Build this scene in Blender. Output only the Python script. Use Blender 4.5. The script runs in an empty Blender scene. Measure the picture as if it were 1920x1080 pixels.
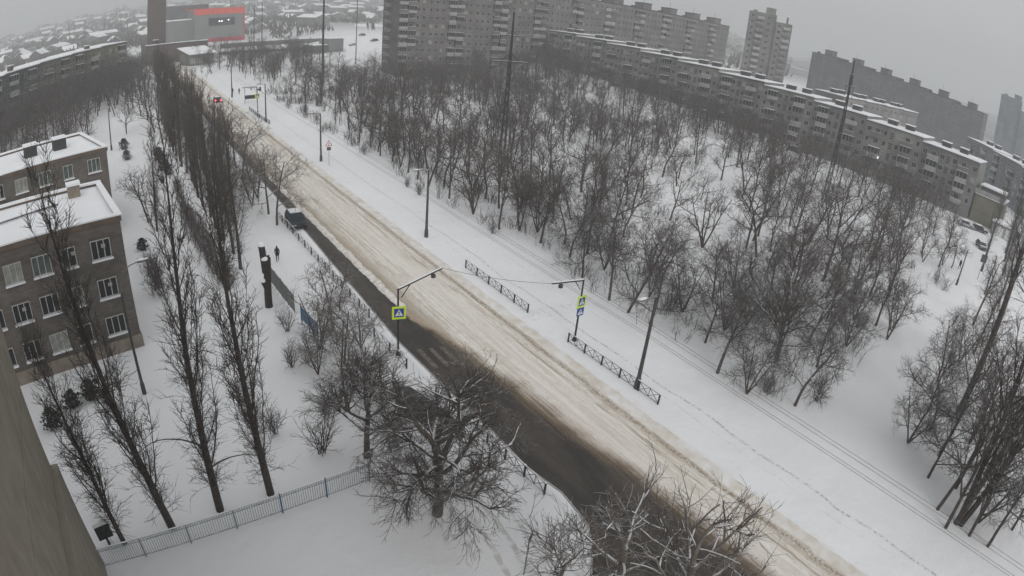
import bpy, math, random
from mathutils import Vector, Matrix
R = math.radians
scene = bpy.context.scene
col = scene.collection
# ------------------------------------------------------------------ camera
cd = bpy.data.cameras.new('camera')
cd.type = 'PANO'
cd.panorama_type = 'FISHEYE_LENS_POLYNOMIAL'      # wide security camera lens with barrel distortion
cd.fisheye_fov = R(170)
cd.sensor_width = 36.0
cd.fisheye_polynomial_k0 = 0.0
cd.fisheye_polynomial_k1 = -0.0474690352881314
cd.fisheye_polynomial_k2 = -0.00019277992981132924
cd.fisheye_polynomial_k3 = 4.140716218216054e-05
cd.fisheye_polynomial_k4 = -1.5846213862304483e-06
cd.clip_start = 0.1
cd.clip_end = 20000
cam = bpy.data.objects.new('camera', cd)
col.objects.link(cam)
cam.matrix_world = Matrix(((0.8023008711825318, 0.1925099760955897, -0.5650249739643601, 0),
                           (-0.5904577124566202, 0.3948504751384665, -0.7038840757421797, 0),
                           (0.08759567283973405, 0.8983501607873193, 0.43045788030090887, 28.0), (0, 0, 0, 1)))
scene.camera = cam
# ------------------------------------------------------------------ overcast winter sky
SUN_EL, SUN_AZ = R(30), R(200)
w = bpy.data.worlds.new('World'); scene.world = w; w.use_nodes = True
nt = w.node_tree; nt.nodes.clear()
sky = nt.nodes.new('ShaderNodeTexSky'); sky.sky_type = 'NISHITA'; sky.sun_disc = False
sky.sun_elevation = SUN_EL; sky.sun_rotation = SUN_AZ; sky.air_density = 1.0; sky.dust_density = 2.0
hs = nt.nodes.new('ShaderNodeHueSaturation'); hs.inputs['Saturation'].default_value = 0.08
mx = nt.nodes.new('ShaderNodeMix'); mx.data_type = 'RGBA'; mx.inputs[0].default_value = 0.85
mx.inputs[7].default_value = (1, 1, 1, 1)
bg = nt.nodes.new('ShaderNodeBackground'); bg.inputs[1].default_value = 0.125
wo = nt.nodes.new('ShaderNodeOutputWorld')
tg = nt.nodes.new('ShaderNodeTexCoord'); sz = nt.nodes.new('ShaderNodeSeparateXYZ'); rg = nt.nodes.new('ShaderNodeMapRange')   # overcast: brightest overhead
rg.inputs['From Min'].default_value = 0; rg.inputs['From Max'].default_value = 1; rg.inputs['To Min'].default_value = 1.75; rg.inputs['To Max'].default_value = 4.9
vm_ = nt.nodes.new('ShaderNodeVectorMath'); vm_.operation = 'SCALE'; vm_.inputs[0].default_value = (.985, 1.0, 1.01)
nt.links.new(tg.outputs['Generated'], sz.inputs[0]); nt.links.new(sz.outputs[2], rg.inputs[0]); nt.links.new(rg.outputs[0], vm_.inputs['Scale']); nt.links.new(vm_.outputs[0], mx.inputs[7])
nt.links.new(sky.outputs[0], hs.inputs['Color']); nt.links.new(hs.outputs[0], mx.inputs[6])
nt.links.new(mx.outputs[2], bg.inputs[0]); nt.links.new(bg.outputs[0], wo.inputs[0])
sl = bpy.data.lights.new('sun', 'SUN'); sl.energy = 0.7; sl.angle = R(28); sl.color = (1, 0.96, 0.93)
so = bpy.data.objects.new('sun', sl); col.objects.link(so)
so.rotation_euler = (R(90) - SUN_EL, 0, R(180) - SUN_AZ)
vs = scene.view_settings
vs.view_transform = 'Standard'; vs.look = 'None'; vs.gamma = 1; vs.use_curve_mapping = False; vs.exposure = 0.62
scene.cycles.volume_bounces = 1
scene.cycles.max_bounces = 5; scene.cycles.diffuse_bounces = 3; scene.cycles.glossy_bounces = 2
scene.cycles.use_denoising = True
scene.cycles.volume_step_rate = 4

# ------------------------------------------------------------------ helpers
SL = 0.0205
def clamp(v, a, b): return max(a, min(b, v))
def sstep(a, b, v):
    t = clamp((v - a) / (b - a), 0, 1); return t * t * (3 - 2 * t)
def gz(x, y):                                       # height of the ground
    z = SL * clamp(y, -80, 330)
    z += 6.0 * sstep(40, 200, y) * sstep(118, 160, x)
    r = math.hypot(x, y)
    if r > 430:
        a = math.degrees(math.atan2(x, y))
        top = 26 + 22 * sstep(-13, 3, a)
        if a < -30 or a > 60: top = 20
        z += top * sstep(430, 2100, r) + 6 * math.sin(a * 1.7) * sstep(900, 2000, r)
        z += 2.5 * math.sin(x * .011) * math.cos(y * .013) * sstep(430, 700, r)
    return z

def tag(o, label=None, cat=None, group=None, kind=None):
    if label: o['label'] = label
    if cat: o['category'] = cat
    if group: o['group'] = group
    if kind: o['kind'] = kind
    return o

class MB:
    def __init__(s): s.v = []; s.f = []; s.m = []; s.sm = []
    def add(s, vs, fs, m=0, smooth=False):
        b = len(s.v); s.v.extend(vs)
        for f in fs: s.f.append(tuple(i + b for i in f)); s.m.append(m); s.sm.append(smooth)
    def box(s, x0, y0, z0, x1, y1, z1, m=0):
        vs = [(x0,y0,z0),(x1,y0,z0),(x1,y1,z0),(x0,y1,z0),(x0,y0,z1),(x1,y0,z1),(x1,y1,z1),(x0,y1,z1)]
        s.add(vs, [(0,3,2,1),(4,5,6,7),(0,1,5,4),(1,2,6,5),(2,3,7,6),(3,0,4,7)], m)
    def prism(s, pts, z0, z1, m=0):                 # pts: CCW outline in x,y
        n = len(pts); z0f = z0 if callable(z0) else (lambda x, y: z0); z1f = z1 if callable(z1) else (lambda x, y: z1)
        vs = [(x, y, z0f(x, y)) for x, y in pts] + [(x, y, z1f(x, y)) for x, y in pts]
        s.add(vs, [tuple(range(n))[::-1], tuple(range(n, 2 * n))] + [(i, (i + 1) % n, n + (i + 1) % n, n + i) for i in range(n)], m)
    def tube(s, pts, rad, k=5, m=0, cap=True, smooth=True):
        n = len(pts); vs = []; pv = None
        for i, p in enumerate(pts):
            a = pts[max(0, i - 1)]; b = pts[min(n - 1, i + 1)]
            t = (b - a); 
            if t.length < 1e-9: t = Vector((0, 0, 1))
            t.normalize()
            if pv is None: pv = t.orthogonal().normalized()
            else:
                pv = pv - t * pv.dot(t)
                pv = pv.normalized() if pv.length > 1e-6 else t.orthogonal().normalized()
            q = t.cross(pv); r = rad[i] if isinstance(rad, (list, tuple)) else rad
            for j in range(k):
                an = 2 * math.pi * j / k
                c = p + (pv * math.cos(an) + q * math.sin(an)) * r
                vs.append((c.x, c.y, c.z))
        fs = [(i * k + j, i * k + (j + 1) % k, (i + 1) * k + (j + 1) % k, (i + 1) * k + j) for i in range(n - 1) for j in range(k)]
        s.add(vs, fs, m, smooth)
        if cap and k > 3:
            s.add(vs[:k], [tuple(range(k))[::-1]], m); s.add(vs[-k:], [tuple(range(k))], m)
    def bar(s, a, b, r, k=4, m=0): s.tube([Vector(a), Vector(b)], r, k, m, True, False)
    def beam(s, a, b, w, h, m=0):                   # square beam between two points
        a = Vector(a); b = Vector(b); t = (b - a).normalized()
        u = Vector((0, 0, 1)) if abs(t.z) < .9 else Vector((0, 1, 0))
        q = t.cross(u).normalized(); p = q.cross(t)
        vs = [tuple(o + q * i * w / 2 + p * j * h / 2) for o in (a, b) for i, j in ((-1, -1), (1, -1), (1, 1), (-1, 1))]
        s.add(vs, [(3,2,1,0),(4,5,6,7),(0,1,5,4),(1,2,6,5),(2,3,7,6),(3,0,4,7)], m)
    def mesh(s, name, mats):
        me = bpy.data.meshes.new(name); me.from_pydata(s.v, [], s.f)
        for m in mats: me.materials.append(m)
        me.polygons.foreach_set('material_index', s.m); me.polygons.foreach_set('use_smooth', s.sm)
        me.update(); return me
    def build(s, name, mats, parent=None, loc=(0, 0, 0), rz=0):
        if not isinstance(mats, (list, tuple)): mats = [mats]
        return link(name, s.mesh(name, mats), parent, loc, rz)
def link(name, me, parent=None, loc=(0, 0, 0), rz=0, scale=None):
    o = bpy.data.objects.new(name, me); col.objects.link(o); o.parent = parent
    o.location = loc; o.rotation_euler = (0, 0, rz)
    if scale: o.scale = scale
    return o
def empty(name, loc, rz=0, label=None, cat=None, group=None):
    o = bpy.data.objects.new(name, None); col.objects.link(o); o.location = loc; o.rotation_euler = (0, 0, rz)
    o.empty_display_size = .5
    return tag(o, label, cat, group)
def copy_tree(o, parent=None):
    c = o.copy(); col.objects.link(c); c.parent = parent
    for ch in o.children: copy_tree(ch, c)
    return c
def place(o, x, y, rz=0, dz=0, sc=None):
    o.location = (x, y, gz(x, y) + dz); o.rotation_euler = (0, 0, rz)
    if sc: o.scale = (sc, sc, sc)
    return o

# ------------------------------------------------------------------ materials
def mat(name, c, rough=.9, var=.25, scale=1.5, bump=0.0, c2=None, snow=None, metal=0, detail=4, stretch=None, emit=None):
    m = bpy.data.materials.new(name); m.use_nodes = True; nt = m.node_tree
    b = nt.nodes['Principled BSDF']; L = nt.links.new; N = nt.nodes.new
    b.inputs['Roughness'].default_value = rough; b.inputs['Metallic'].default_value = metal
    b.inputs['Specular IOR Level'].default_value = .3
    tc = N('ShaderNodeTexCoord'); no = N('ShaderNodeTexNoise'); no.inputs['Scale'].default_value = scale
    no.inputs['Detail'].default_value = detail
    src = tc.outputs['Object']
    if stretch:
        mp = N('ShaderNodeMapping'); mp.inputs['Scale'].default_value = stretch; L(src, mp.inputs[0]); src = mp.outputs[0]
    L(src, no.inputs['Vector'])
    mx = N('ShaderNodeMix'); mx.data_type = 'RGBA'
    a = c; d = c2 or tuple(v * (1 - var) for v in c)
    mx.inputs[6].default_value = (*d, 1); mx.inputs[7].default_value = (*[min(1, v * (1 + (0 if c2 else var * .6))) for v in a], 1)
    rp = N('ShaderNodeMapRange'); rp.inputs['From Min'].default_value = .32; rp.inputs['From Max'].default_value = .68
    L(no.outputs[0], rp.inputs[0]); L(rp.outputs[0], mx.inputs[0]); out = mx.outputs[2]
    if snow is not None:                             # snow that lies on the faces that look up
        ge = N('ShaderNodeNewGeometry'); sp = N('ShaderNodeSeparateXYZ'); L(ge.outputs['Normal'], sp.inputs[0])
        n2 = N('ShaderNodeTexNoise'); n2.inputs['Scale'].default_value = 2.5; L(tc.outputs['Object'], n2.inputs['Vector'])
        ad = N('ShaderNodeMath'); ad.operation = 'MULTIPLY_ADD'; ad.inputs[1].default_value = .5; L(n2.outputs[0], ad.inputs[0]); L(sp.outputs[2], ad.inputs[2])
        r2 = N('ShaderNodeMapRange'); r2.inputs['From Min'].default_value = snow; r2.inputs['From Max'].default_value = snow + .18
        L(ad.outputs[0], r2.inputs[0]); m2 = N('ShaderNodeMix'); m2.data_type = 'RGBA'
        L(r2.outputs[0], m2.inputs[0]); L(out, m2.inputs[6]); m2.inputs[7].default_value = (.78, .79, .81, 1); out = m2.outputs[2]
    L(out, b.inputs['Base Color'])
    if bump:
        bp = N('ShaderNodeBump'); bp.inputs['Strength'].default_value = bump; bp.inputs['Distance'].default_value = .05
        L(no.outputs[0], bp.inputs['Height']); L(bp.outputs[0], b.inputs['Normal'])
    if emit:
        b.inputs['Emission Color'].default_value = (*emit[:3], 1); b.inputs['Emission Strength'].default_value = emit[3]
    return m
M = {}
M['bark'] = mat('bark', (.075, .062, .055), var=.4, scale=3, snow=1.12)
M['bark_snowy'] = mat('bark_snowy', (.10, .085, .072), var=.4, scale=3, snow=.88)
M['twig'] = mat('twig', (.088, .079, .073), var=.35, scale=.5, snow=1.12)
M['bark_pale'] = mat('bark_pale', (.19, .165, .14), var=.35, scale=3, snow=.80)
M['twig_pale'] = mat('twig_pale', (.135, .115, .10), var=.3, scale=2, snow=1.05)
M['twig_scrub'] = mat('twig_scrub', (.085, .076, .07), var=.4, scale=.7, snow=1.12)
M['faint_window'] = mat('faint_window', (.075, .077, .08), rough=.5)
M['frame_dim'] = mat('window_frame_dim', (.38, .38, .37))
M['bark_dark'] = mat('bark_dark', (.035, .030, .028), var=.3, scale=3)
M['twig_mid'] = mat('twig_mid', (.085, .072, .064), var=.3, scale=2, snow=1.12)
M['twig_brown'] = mat('twig_brown', (.098, .078, .070), var=.3, scale=.5, snow=1.15)
M['poplar'] = mat('poplar_bark', (.072, .060, .052), var=.4, scale=3, snow=1.2)
M['poplar_twig'] = mat('poplar_twig', (.098, .086, .076), var=.3, scale=2, snow=1.25)
M['evergreen'] = mat('evergreen_needles', (.065, .075, .062), var=.5, scale=4, snow=.92)
M['snow'] = mat('snow', (.80, .81, .83), var=.04, scale=.6, bump=.25)
M['snow_roof'] = mat('snow_roof', (.80, .81, .83), var=.05, scale=.3, bump=.2)
M['snow_old'] = mat('dirty_snow', (.55, .50, .43), c2=(.80, .79, .77), scale=2.2, bump=.5)
M['snow_brown'] = mat('brown_slush', (.22, .17, .12), c2=(.50, .45, .38), scale=3.5, bump=.6)
M['asphalt'] = mat('asphalt', (.05, .046, .043), var=.3, scale=2, rough=.55)
M['kerb'] = mat('kerb_concrete', (.30, .29, .27), var=.2, snow=1.1)
M['black_iron'] = mat('black_iron', (.028, .028, .030), rough=.5, snow=1.1)
M['white_paint'] = mat('white_paint', (.70, .70, .70), rough=.6, snow=1.2)
M['fence_grey'] = mat('fence_paint', (.22, .26, .29), rough=.6, snow=1.15)
M['fence_blue'] = mat('fence_blue', (.05, .13, .24), rough=.5, snow=1.15)
M['pole'] = mat('pole_concrete', (.075, .072, .070), var=.3, scale=2, snow=1.2)
M['steel'] = mat('grey_steel', (.14, .145, .15), rough=.5, snow=1.1)
M['school_brick'] = mat('school_brick', (.155, .118, .092), var=.22, scale=.8, detail=6)
M['school_joint'] = mat('mortar', (.20, .18, .16))
M['plinth'] = mat('school_plinth', (.27, .23, .19), var=.25, scale=1.2)
M['plaster'] = mat('beige_panel', (.25, .222, .182), var=.16, scale=1.3, bump=.5, detail=12, stretch=(1, 1, .6))
M['joint'] = mat('panel_joint', (.12, .10, .08))
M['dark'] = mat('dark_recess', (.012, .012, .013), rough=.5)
M['glass'] = mat('window_glass', (.018, .021, .023), rough=.35, var=.4, scale=.8)
M['glass_green'] = mat('greenish_glass', (.10, .125, .11), rough=.3, var=.4, scale=1.2)
M['curtain'] = mat('curtained_glass', (.30, .31, .27), rough=.4, var=.3, scale=1.5)
M['frame'] = mat('window_frame', (.47, .47, .46), rough=.6)
M['panel_grey'] = mat('panel_grey', (.155, .15, .145), var=.22, scale=.25)
M['panel_warm'] = mat('panel_warm', (.150, .138, .133), var=.2, scale=.25)
M['panel_yellow'] = mat('panel_yellow', (.20, .19, .13), var=.15, scale=.25)
M['panel_dark'] = mat('panel_dark', (.11, .108, .11), var=.15, scale=.2)
M['panel_blue'] = mat('panel_blue', (.16, .175, .19), var=.15, scale=.2)
M['balcony'] = mat('balcony_cladding', (.30, .30, .29), var=.3, scale=.5)
M['balcony_dark'] = mat('balcony_cladding_dark', (.15, .145, .14), var=.3, scale=.5)
M['roof_felt'] = mat('roof_felt', (.05, .05, .05), snow=1.35)
M['brick_red'] = mat('brown_brick', (.105, .080, .074), var=.12, scale=.4)
M['hall_grey'] = mat('hall_cladding', (.175, .185, .18), var=.08, scale=.2)
M['orange'] = mat('orange_band', (.62, .09, .055), var=.1, scale=.3)
M['crimson'] = mat('crimson_band', (.40, .035, .05), var=.1, scale=.3)
M['sign_yellow'] = mat('sign_yellow', (.62, .80, .04), rough=.4, var=.03)
M['sign_blue'] = mat('sign_blue', (.02, .06, .30), rough=.4, var=.03)
M['sign_white'] = mat('sign_white', (.8, .8, .8), rough=.4, var=.03)
M['sign_back'] = mat('sign_back', (.07, .075, .08), rough=.5)
M['sign_red'] = mat('sign_red', (.5, .02, .02), rough=.4)
M['shelter_green'] = mat('shelter_slats', (.22, .25, .10), var=.3, snow=1.02)
M['lamp_lit'] = mat('lit_lamp', (.8, .8, .75), emit=(1, .97, .9, 3.0))
M['tail_lit'] = mat('lit_tail_lamp', (.6, .02, .02), emit=(1, .03, .05, 14.0))
M['window_lit'] = mat('lit_window', (.8, .8, .8), emit=(.9, .95, 1, 1.0))
M['car_blue'] = mat('car_paint_blue', (.010, .020, .028), rough=.45, var=.05)
M['car_dark'] = mat('car_paint_dark', (.03, .03, .035), rough=.3, var=.05, snow=1.0)
M['car_light'] = mat('car_paint_silver', (.35, .36, .37), rough=.3, var=.05, snow=.95)
M['car_red'] = mat('car_paint_red', (.35, .02, .02), rough=.3, var=.05, snow=1.2)
M['chrome'] = mat('chrome', (.5, .5, .52), rough=.2, metal=1)
M['rubber'] = mat('tyre_rubber', (.02, .02, .02))
M['cloth_dark'] = mat('dark_coat', (.018, .017, .020), var=.3)
M['skin'] = mat('skin', (.45, .28, .2))
M['bin_green'] = mat('dark_box', (.03, .04, .035))

def brick_mat(name, c1, c2, mortar, sc=1.0):
    m = bpy.data.materials.new(name); m.use_nodes = True; nt = m.node_tree; N = nt.nodes.new; L = nt.links.new
    b = nt.nodes['Principled BSDF']; b.inputs['Roughness'].default_value = .95
    tc = N('ShaderNodeTexCoord'); mp = N('ShaderNodeMapping'); mp.inputs['Rotation'].default_value = (R(90), 0, 0)
    L(tc.outputs['Object'], mp.inputs[0])
    br = N('ShaderNodeTexBrick'); br.inputs['Scale'].default_value = sc; br.inputs['Color1'].default_value = (*c1, 1); br.inputs['Color2'].default_value = (*c2, 1)
    br.inputs['Mortar'].default_value = (*mortar, 1); br.inputs['Brick Width'].default_value = .55; br.inputs['Row Height'].default_value = .19; br.inputs['Mortar Size'].default_value = .012
    L(mp.outputs[0], br.inputs['Vector'])
    no = N('ShaderNodeTexNoise'); no.inputs['Scale'].default_value = .45; no.inputs['Detail'].default_value = 6; L(tc.outputs['Object'], no.inputs['Vector'])
    mr = N('ShaderNodeMapRange'); mr.inputs['From Min'].default_value = .3; mr.inputs['From Max'].default_value = .7; mr.inputs['To Min'].default_value = .72; mr.inputs['To Max'].default_value = 1.25
    L(no.outputs[0], mr.inputs[0]); vm = N('ShaderNodeVectorMath'); vm.operation = 'SCALE'; L(br.outputs[0], vm.inputs[0]); L(mr.outputs[0], vm.inputs['Scale'])
    L(vm.outputs[0], b.inputs['Base Color']); return m
M['school_wall'] = brick_mat('school_brick_wall', (.146, .126, .110), (.108, .094, .083), (.18, .165, .15))

def panel_mat(name, c, bw=3.2, bh=2.8):
    m = brick_mat(name, c, tuple(v * .86 for v in c), tuple(v * .55 for v in c), 1.0)
    for n in m.node_tree.nodes:
        if n.type == 'TEX_BRICK': n.inputs['Brick Width'].default_value = bw; n.inputs['Row Height'].default_value = bh; n.inputs['Mortar Size'].default_value = .05; n.offset = 0
        if n.type == 'TEX_NOISE': n.inputs['Scale'].default_value = .16
    return m
for k_, c_ in (('panel_grey', (.20, .195, .188)), ('panel_warm', (.175, .163, .157)), ('panel_yellow', (.19, .18, .13)), ('panel_dark', (.115, .113, .115)), ('panel_blue', (.165, .18, .195))): M[k_] = panel_mat(k_, c_)
M['panel_light'] = panel_mat('panel_light', (.245, .238, .225))
def ground_mat():
    m = bpy.data.materials.new('snow_cover'); m.use_nodes = True; nt = m.node_tree; N = nt.nodes.new; L = nt.links.new
    b = nt.nodes['Principled BSDF']; b.inputs['Roughness'].default_value = .95; b.inputs['Specular IOR Level'].default_value = .2
    tc = N('ShaderNodeTexCoord'); P = tc.outputs['Object']; sp = N('ShaderNodeSeparateXYZ'); L(P, sp.inputs[0])
    def math_(op, a, b_=None, c=None):
        n = N('ShaderNodeMath'); n.operation = op
        for i, v in enumerate((a, b_, c)):
            if v is None: continue
            if isinstance(v, (int, float)): n.inputs[i].default_value = v
            else: L(v, n.inputs[i])
        return n.outputs[0]
    def noise(sc, det=4, vec=P, rough=.5):
        n = N('ShaderNodeTexNoise'); n.inputs['Scale'].default_value = sc; n.inputs['Detail'].default_value = det; n.inputs['Roughness'].default_value = rough
        L(vec, n.inputs['Vector']); return n.outputs[0]
    def mr(v, a, b_, c=0, d=1):
        n = N('ShaderNodeMapRange'); L(v, n.inputs[0]); n.inputs['From Min'].default_value = a; n.inputs['From Max'].default_value = b_
        n.inputs['To Min'].default_value = c; n.inputs['To Max'].default_value = d; return n.outputs[0]
    def mix(f, a, b_):
        n = N('ShaderNodeMix'); n.data_type = 'RGBA'; L(f, n.inputs[0]) if not isinstance(f, (int, float)) else None
        if isinstance(a, tuple): n.inputs[6].default_value = (*a, 1)
        else: L(a, n.inputs[6])
        if isinstance(b_, tuple): n.inputs[7].default_value = (*b_, 1)
        else: L(b_, n.inputs[7])
        return n.outputs[2]
    big = noise(.05, 3); med = noise(.9, 5); fine = noise(7, 4)
    c = mix(mr(big, .3, .7), (.735, .74, .755), (.80, .805, .82))
    # trodden line along the verge and broken foot marks
    wob = math_('MULTIPLY_ADD', noise(.12, 2), 1.6, -0.8)
    px_ = math_('ADD', sp.outputs[0], wob)
    d = math_('ABSOLUTE', math_('SUBTRACT', px_, 36.4))
    path = math_('MULTIPLY', mr(d, .02, .16, 1, 0), mr(noise(4.2, 5, rough=.7), .50, .57))
    c = mix(math_('MULTIPLY', path, .6), c, (.34, .335, .33))
    wob2 = math_('MULTIPLY_ADD', noise(.09, 3), 3.0, -1.5)
    for cx0, y0_, y1_, w0_ in ((15.4, 42, 110, .16), (40.2, 30, 160, .12), (35.3, -40, 60, .10)):
        d2 = math_('ABSOLUTE', math_('SUBTRACT', math_('ADD', sp.outputs[0], wob2), cx0))
        p2 = math_('MULTIPLY', mr(d2, .02, w0_, 1, 0), mr(noise(3.1, 5, rough=.7), .50, .58))
        p2 = math_('MULTIPLY', p2, math_('MULTIPLY', mr(sp.outputs[1], y0_ - 2, y0_), mr(sp.outputs[1], y1_ + 2, y1_)))
        c = mix(math_('MULTIPLY', p2, .38), c, (.38, .37, .365))
    cross_ = math_('ABSOLUTE', math_('SUBTRACT', math_('ADD', sp.outputs[1], math_('MULTIPLY_ADD', noise(.2, 3), 2.4, -1.2)), 38.6))
    p3 = math_('MULTIPLY', mr(cross_, .2, 1.3, 1, 0), math_('MULTIPLY', mr(sp.outputs[0], 32, 33), mr(sp.outputs[0], 44, 41)))
    p3 = math_('MULTIPLY', p3, mr(noise(1.8, 7, rough=.75), .47, .60)); c = mix(math_('MULTIPLY', p3, .45), c, (.50, .495, .49))
    # scattered grass tips and litter poking through under the trees of the wood
    wood = math_('MULTIPLY', mr(sp.outputs[0], 41, 47), mr(sp.outputs[1], 12, 24))
    wood = math_('MULTIPLY', wood, mr(sp.outputs[0], 150, 175, 1, 0))
    sc = math_('MULTIPLY', mr(noise(1.6, 6, rough=.75), .54, .62), wood)
    sc = math_('MULTIPLY', sc, mr(noise(.07, 2), .42, .55))
    c = mix(math_('MULTIPLY', sc, .55), c, (.16, .14, .125))
    # a few specks anywhere
    vo = N('ShaderNodeTexVoronoi'); vo.inputs['Scale'].default_value = .35; L(P, vo.inputs['Vector'])
    spk = math_('MULTIPLY', mr(vo.outputs['Distance'], .02, .05, 1, 0), mr(noise(.11, 2), .55, .6))
    c = mix(math_('MULTIPLY', spk, .7), c, (.2, .19, .18))
    # wheel ruts on the near lot
    cx = math_('ADD', math_('MULTIPLY', sp.outputs[0], 1.0), math_('MULTIPLY', sp.outputs[1], -.12))
    f1 = math_('MULTIPLY_ADD', noise(.25, 3), 1.2, -.6)
    rut = math_('SINE', math_('MULTIPLY', math_('ADD', cx, f1), 5.6))
    near = math_('MULTIPLY', mr(sp.outputs[0], 12.4, 13.6), mr(sp.outputs[0], 18.4, 17.2))
    near = math_('MULTIPLY', near, mr(sp.outputs[1], 24.5, 22.5, 0, 1)); near = math_('MULTIPLY', near, mr(noise(.9, 5), .42, .6))
    rutm = math_('MULTIPLY', mr(rut, .45, .9), near)
    c = mix(math_('MULTIPLY', rutm, .5), c, (.34, .32, .30))
    # brown spray thrown from the road on to the verge
    spr = math_('MULTIPLY', mr(math_('ADD', sp.outputs[0], math_('MULTIPLY_ADD', noise(.5, 5), 2.4, -1.2)), 31.0, 32.6, 1, 0), mr(sp.outputs[0], 29, 30))
    c = mix(math_('MULTIPLY', spr, .5), c, (.52, .44, .34))
    # the far built-up country: darker and patchy
    ln = N('ShaderNodeVectorMath'); ln.operation = 'LENGTH'; L(P, ln.inputs[0])
    fr = mr(ln.outputs['Value'], 380, 620)
    town = math_('MULTIPLY', mr(noise(.022, 6, rough=.7), .28, .46), fr)
    c = mix(math_('MULTIPLY', town, .86), c, (.10, .10, .10))
    L(c, b.inputs['Base Color'])
    h = math_('ADD', math_('MULTIPLY', med, .5), math_('MULTIPLY', fine, .12)); h = math_('ADD', h, math_('MULTIPLY', noise(.28, 3), 2.2)); h = math_('SUBTRACT', h, math_('MULTIPLY', path, .5)); h = math_('SUBTRACT', h, math_('MULTIPLY', rutm, .4))
    bp = N('ShaderNodeBump'); bp.inputs['Strength'].default_value = .6; bp.inputs['Distance'].default_value = .22; L(h, bp.inputs['Height']); L(bp.outputs[0], b.inputs['Normal'])
    return m
def road_mat():
    m = bpy.data.materials.new('slushy_road'); m.use_nodes = True; nt = m.node_tree; N = nt.nodes.new; L = nt.links.new
    b = nt.nodes['Principled BSDF']
    tc = N('ShaderNodeTexCoord'); P = tc.outputs['Object']; sp = N('ShaderNodeSeparateXYZ'); L(P, sp.inputs[0]); X = sp.outputs[0]; Yc = sp.outputs[1]
    def math_(op, a, b_=None, c=None):
        n = N('ShaderNodeMath'); n.operation = op
        for i, v in enumerate((a, b_, c)):
            if v is None: continue
            if isinstance(v, (int, float)): n.inputs[i].default_value = v
            else: L(v, n.inputs[i])
        return n.outputs[0]
    def mp(s):
        n = N('ShaderNodeMapping'); n.inputs['Scale'].default_value = s; L(P, n.inputs[0]); return n.outputs[0]
    def noise(sc, det=4, vec=P, rough=.5):
        n = N('ShaderNodeTexNoise'); n.inputs['Scale'].default_value = sc; n.inputs['Detail'].default_value = det; n.inputs['Roughness'].default_value = rough
        L(vec, n.inputs['Vector']); return n.outputs[0]
    def mr(v, a, b_, c=0, d=1, sm=False):
        n = N('ShaderNodeMapRange'); L(v, n.inputs[0]); n.inputs['From Min'].default_value = a; n.inputs['From Max'].default_value = b_
        n.inputs['To Min'].default_value = c; n.inputs['To Max'].default_value = d
        if sm: n.interpolation_type = 'SMOOTHSTEP'
        return n.outputs[0]
    def mix(f, a, b_):
        n = N('ShaderNodeMix'); n.data_type = 'RGBA'; L(f, n.inputs[0])
        if isinstance(a, tuple): n.inputs[6].default_value = (*a, 1)
        else: L(a, n.inputs[6])
        if isinstance(b_, tuple): n.inputs[7].default_value = (*b_, 1)
        else: L(b_, n.inputs[7])
        return n.outputs[2]
    streak = noise(1.0, 6, mp((2.6, .10, 1)), .65); streak2 = noise(1.0, 4, mp((6.0, .22, 1)), .6); cl = noise(.35, 5); fine = noise(5.0, 5, P, .7)
    # packed snow stained beige, more yellow at the lane edges
    beige = mix(mr(streak, .38, .62), (.53, .475, .40), (.755, .73, .69))
    beige = mix(mr(streak2, .53, .64, 0, .5), beige, (.42, .355, .275))
    grit = noise(2.2, 8, mp((1.5, .55, 1)), .72)
    beige = mix(mr(grit, .55, .63, 0, .55), beige, (.38, .315, .24))
    beige = mix(mr(grit, .44, .37, 0, .6), beige, (.80, .78, .75))
    wn = math_('MULTIPLY_ADD', cl, 1.2, -.6)
    Xw = math_('ADD', X, wn)
    lane = mr(math_('ABSOLUTE', math_('SUBTRACT', Xw, 28.0)), .2, 2.6, 1, 0, True)
    beige = mix(math_('MULTIPLY', lane, .45), beige, (.76, .72, .68))
    # crumbled brown slush near the right hand edge
    e1 = mr(math_('ABSOLUTE', math_('SUBTRACT', math_('ADD', X, math_('MULTIPLY_ADD', cl, .5, -.25)), 30.75)), .05, .42, 1, 0)
    e1 = math_('MULTIPLY', e1, mr(fine, .42, .58, .25, 1))
    beige = mix(e1, beige, (.26, .20, .145))
    e2 = mr(math_('ABSOLUTE', math_('SUBTRACT', math_('ADD', X, math_('MULTIPLY_ADD', cl, .6, -.3)), 29.7)), .02, .16, 1, 0)
    beige = mix(math_('MULTIPLY', e2, mr(noise(1.2, 4, mp((1, .2, 1))), .45, .6, 0, .8)), beige, (.32, .25, .18))
    # left gutter of the carriageway, browner
    gut = mr(Xw, 25.6, 23.6, 0, 1, True)
    beige = mix(math_('MULTIPLY', gut, .75), beige, (.30, .235, .165))
    # where the lane swept to bare wet asphalt begins; moves right towards the viewer
    edge = mr(Yc, 43, 37, 0, 1.3); edge2 = mr(Yc, 37, 14, 0, 2.3); edge = math_('ADD', edge, edge2)
    Xe = math_('SUBTRACT', math_('ADD', Xw, math_('MULTIPLY_ADD', noise(2.6, 10, mp((1, .35, 1)), .85), 1.3, -.65)), math_('ADD', edge, 23.0))
    soft = mr(Yc, 44, 34, .3, 2.5)
    bare = math_('DIVIDE', Xe, soft); bare = mr(math_('ADD', bare, math_('MULTIPLY_ADD', streak2, .8, -.4)), -.75, .75, 1, 0, True)
    asp = mix(mr(noise(.5, 6, mp((1.4, .35, 1)), .6), .38, .62), (.034, .030, .027), (.068, .057, .048))
    asp = mix(mr(fine, .66, .74, 0, .6), asp, (.30, .29, .28))
    asp = mix(mr(streak2, .62, .72, 0, .25), asp, (.16, .14, .12))
    mid = mr(bare, .08, .5, 0, 1); 
    c = mix(mid, beige, (.20, .15, .105)); c = mix(mr(bare, .38, .85), c, asp)
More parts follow.
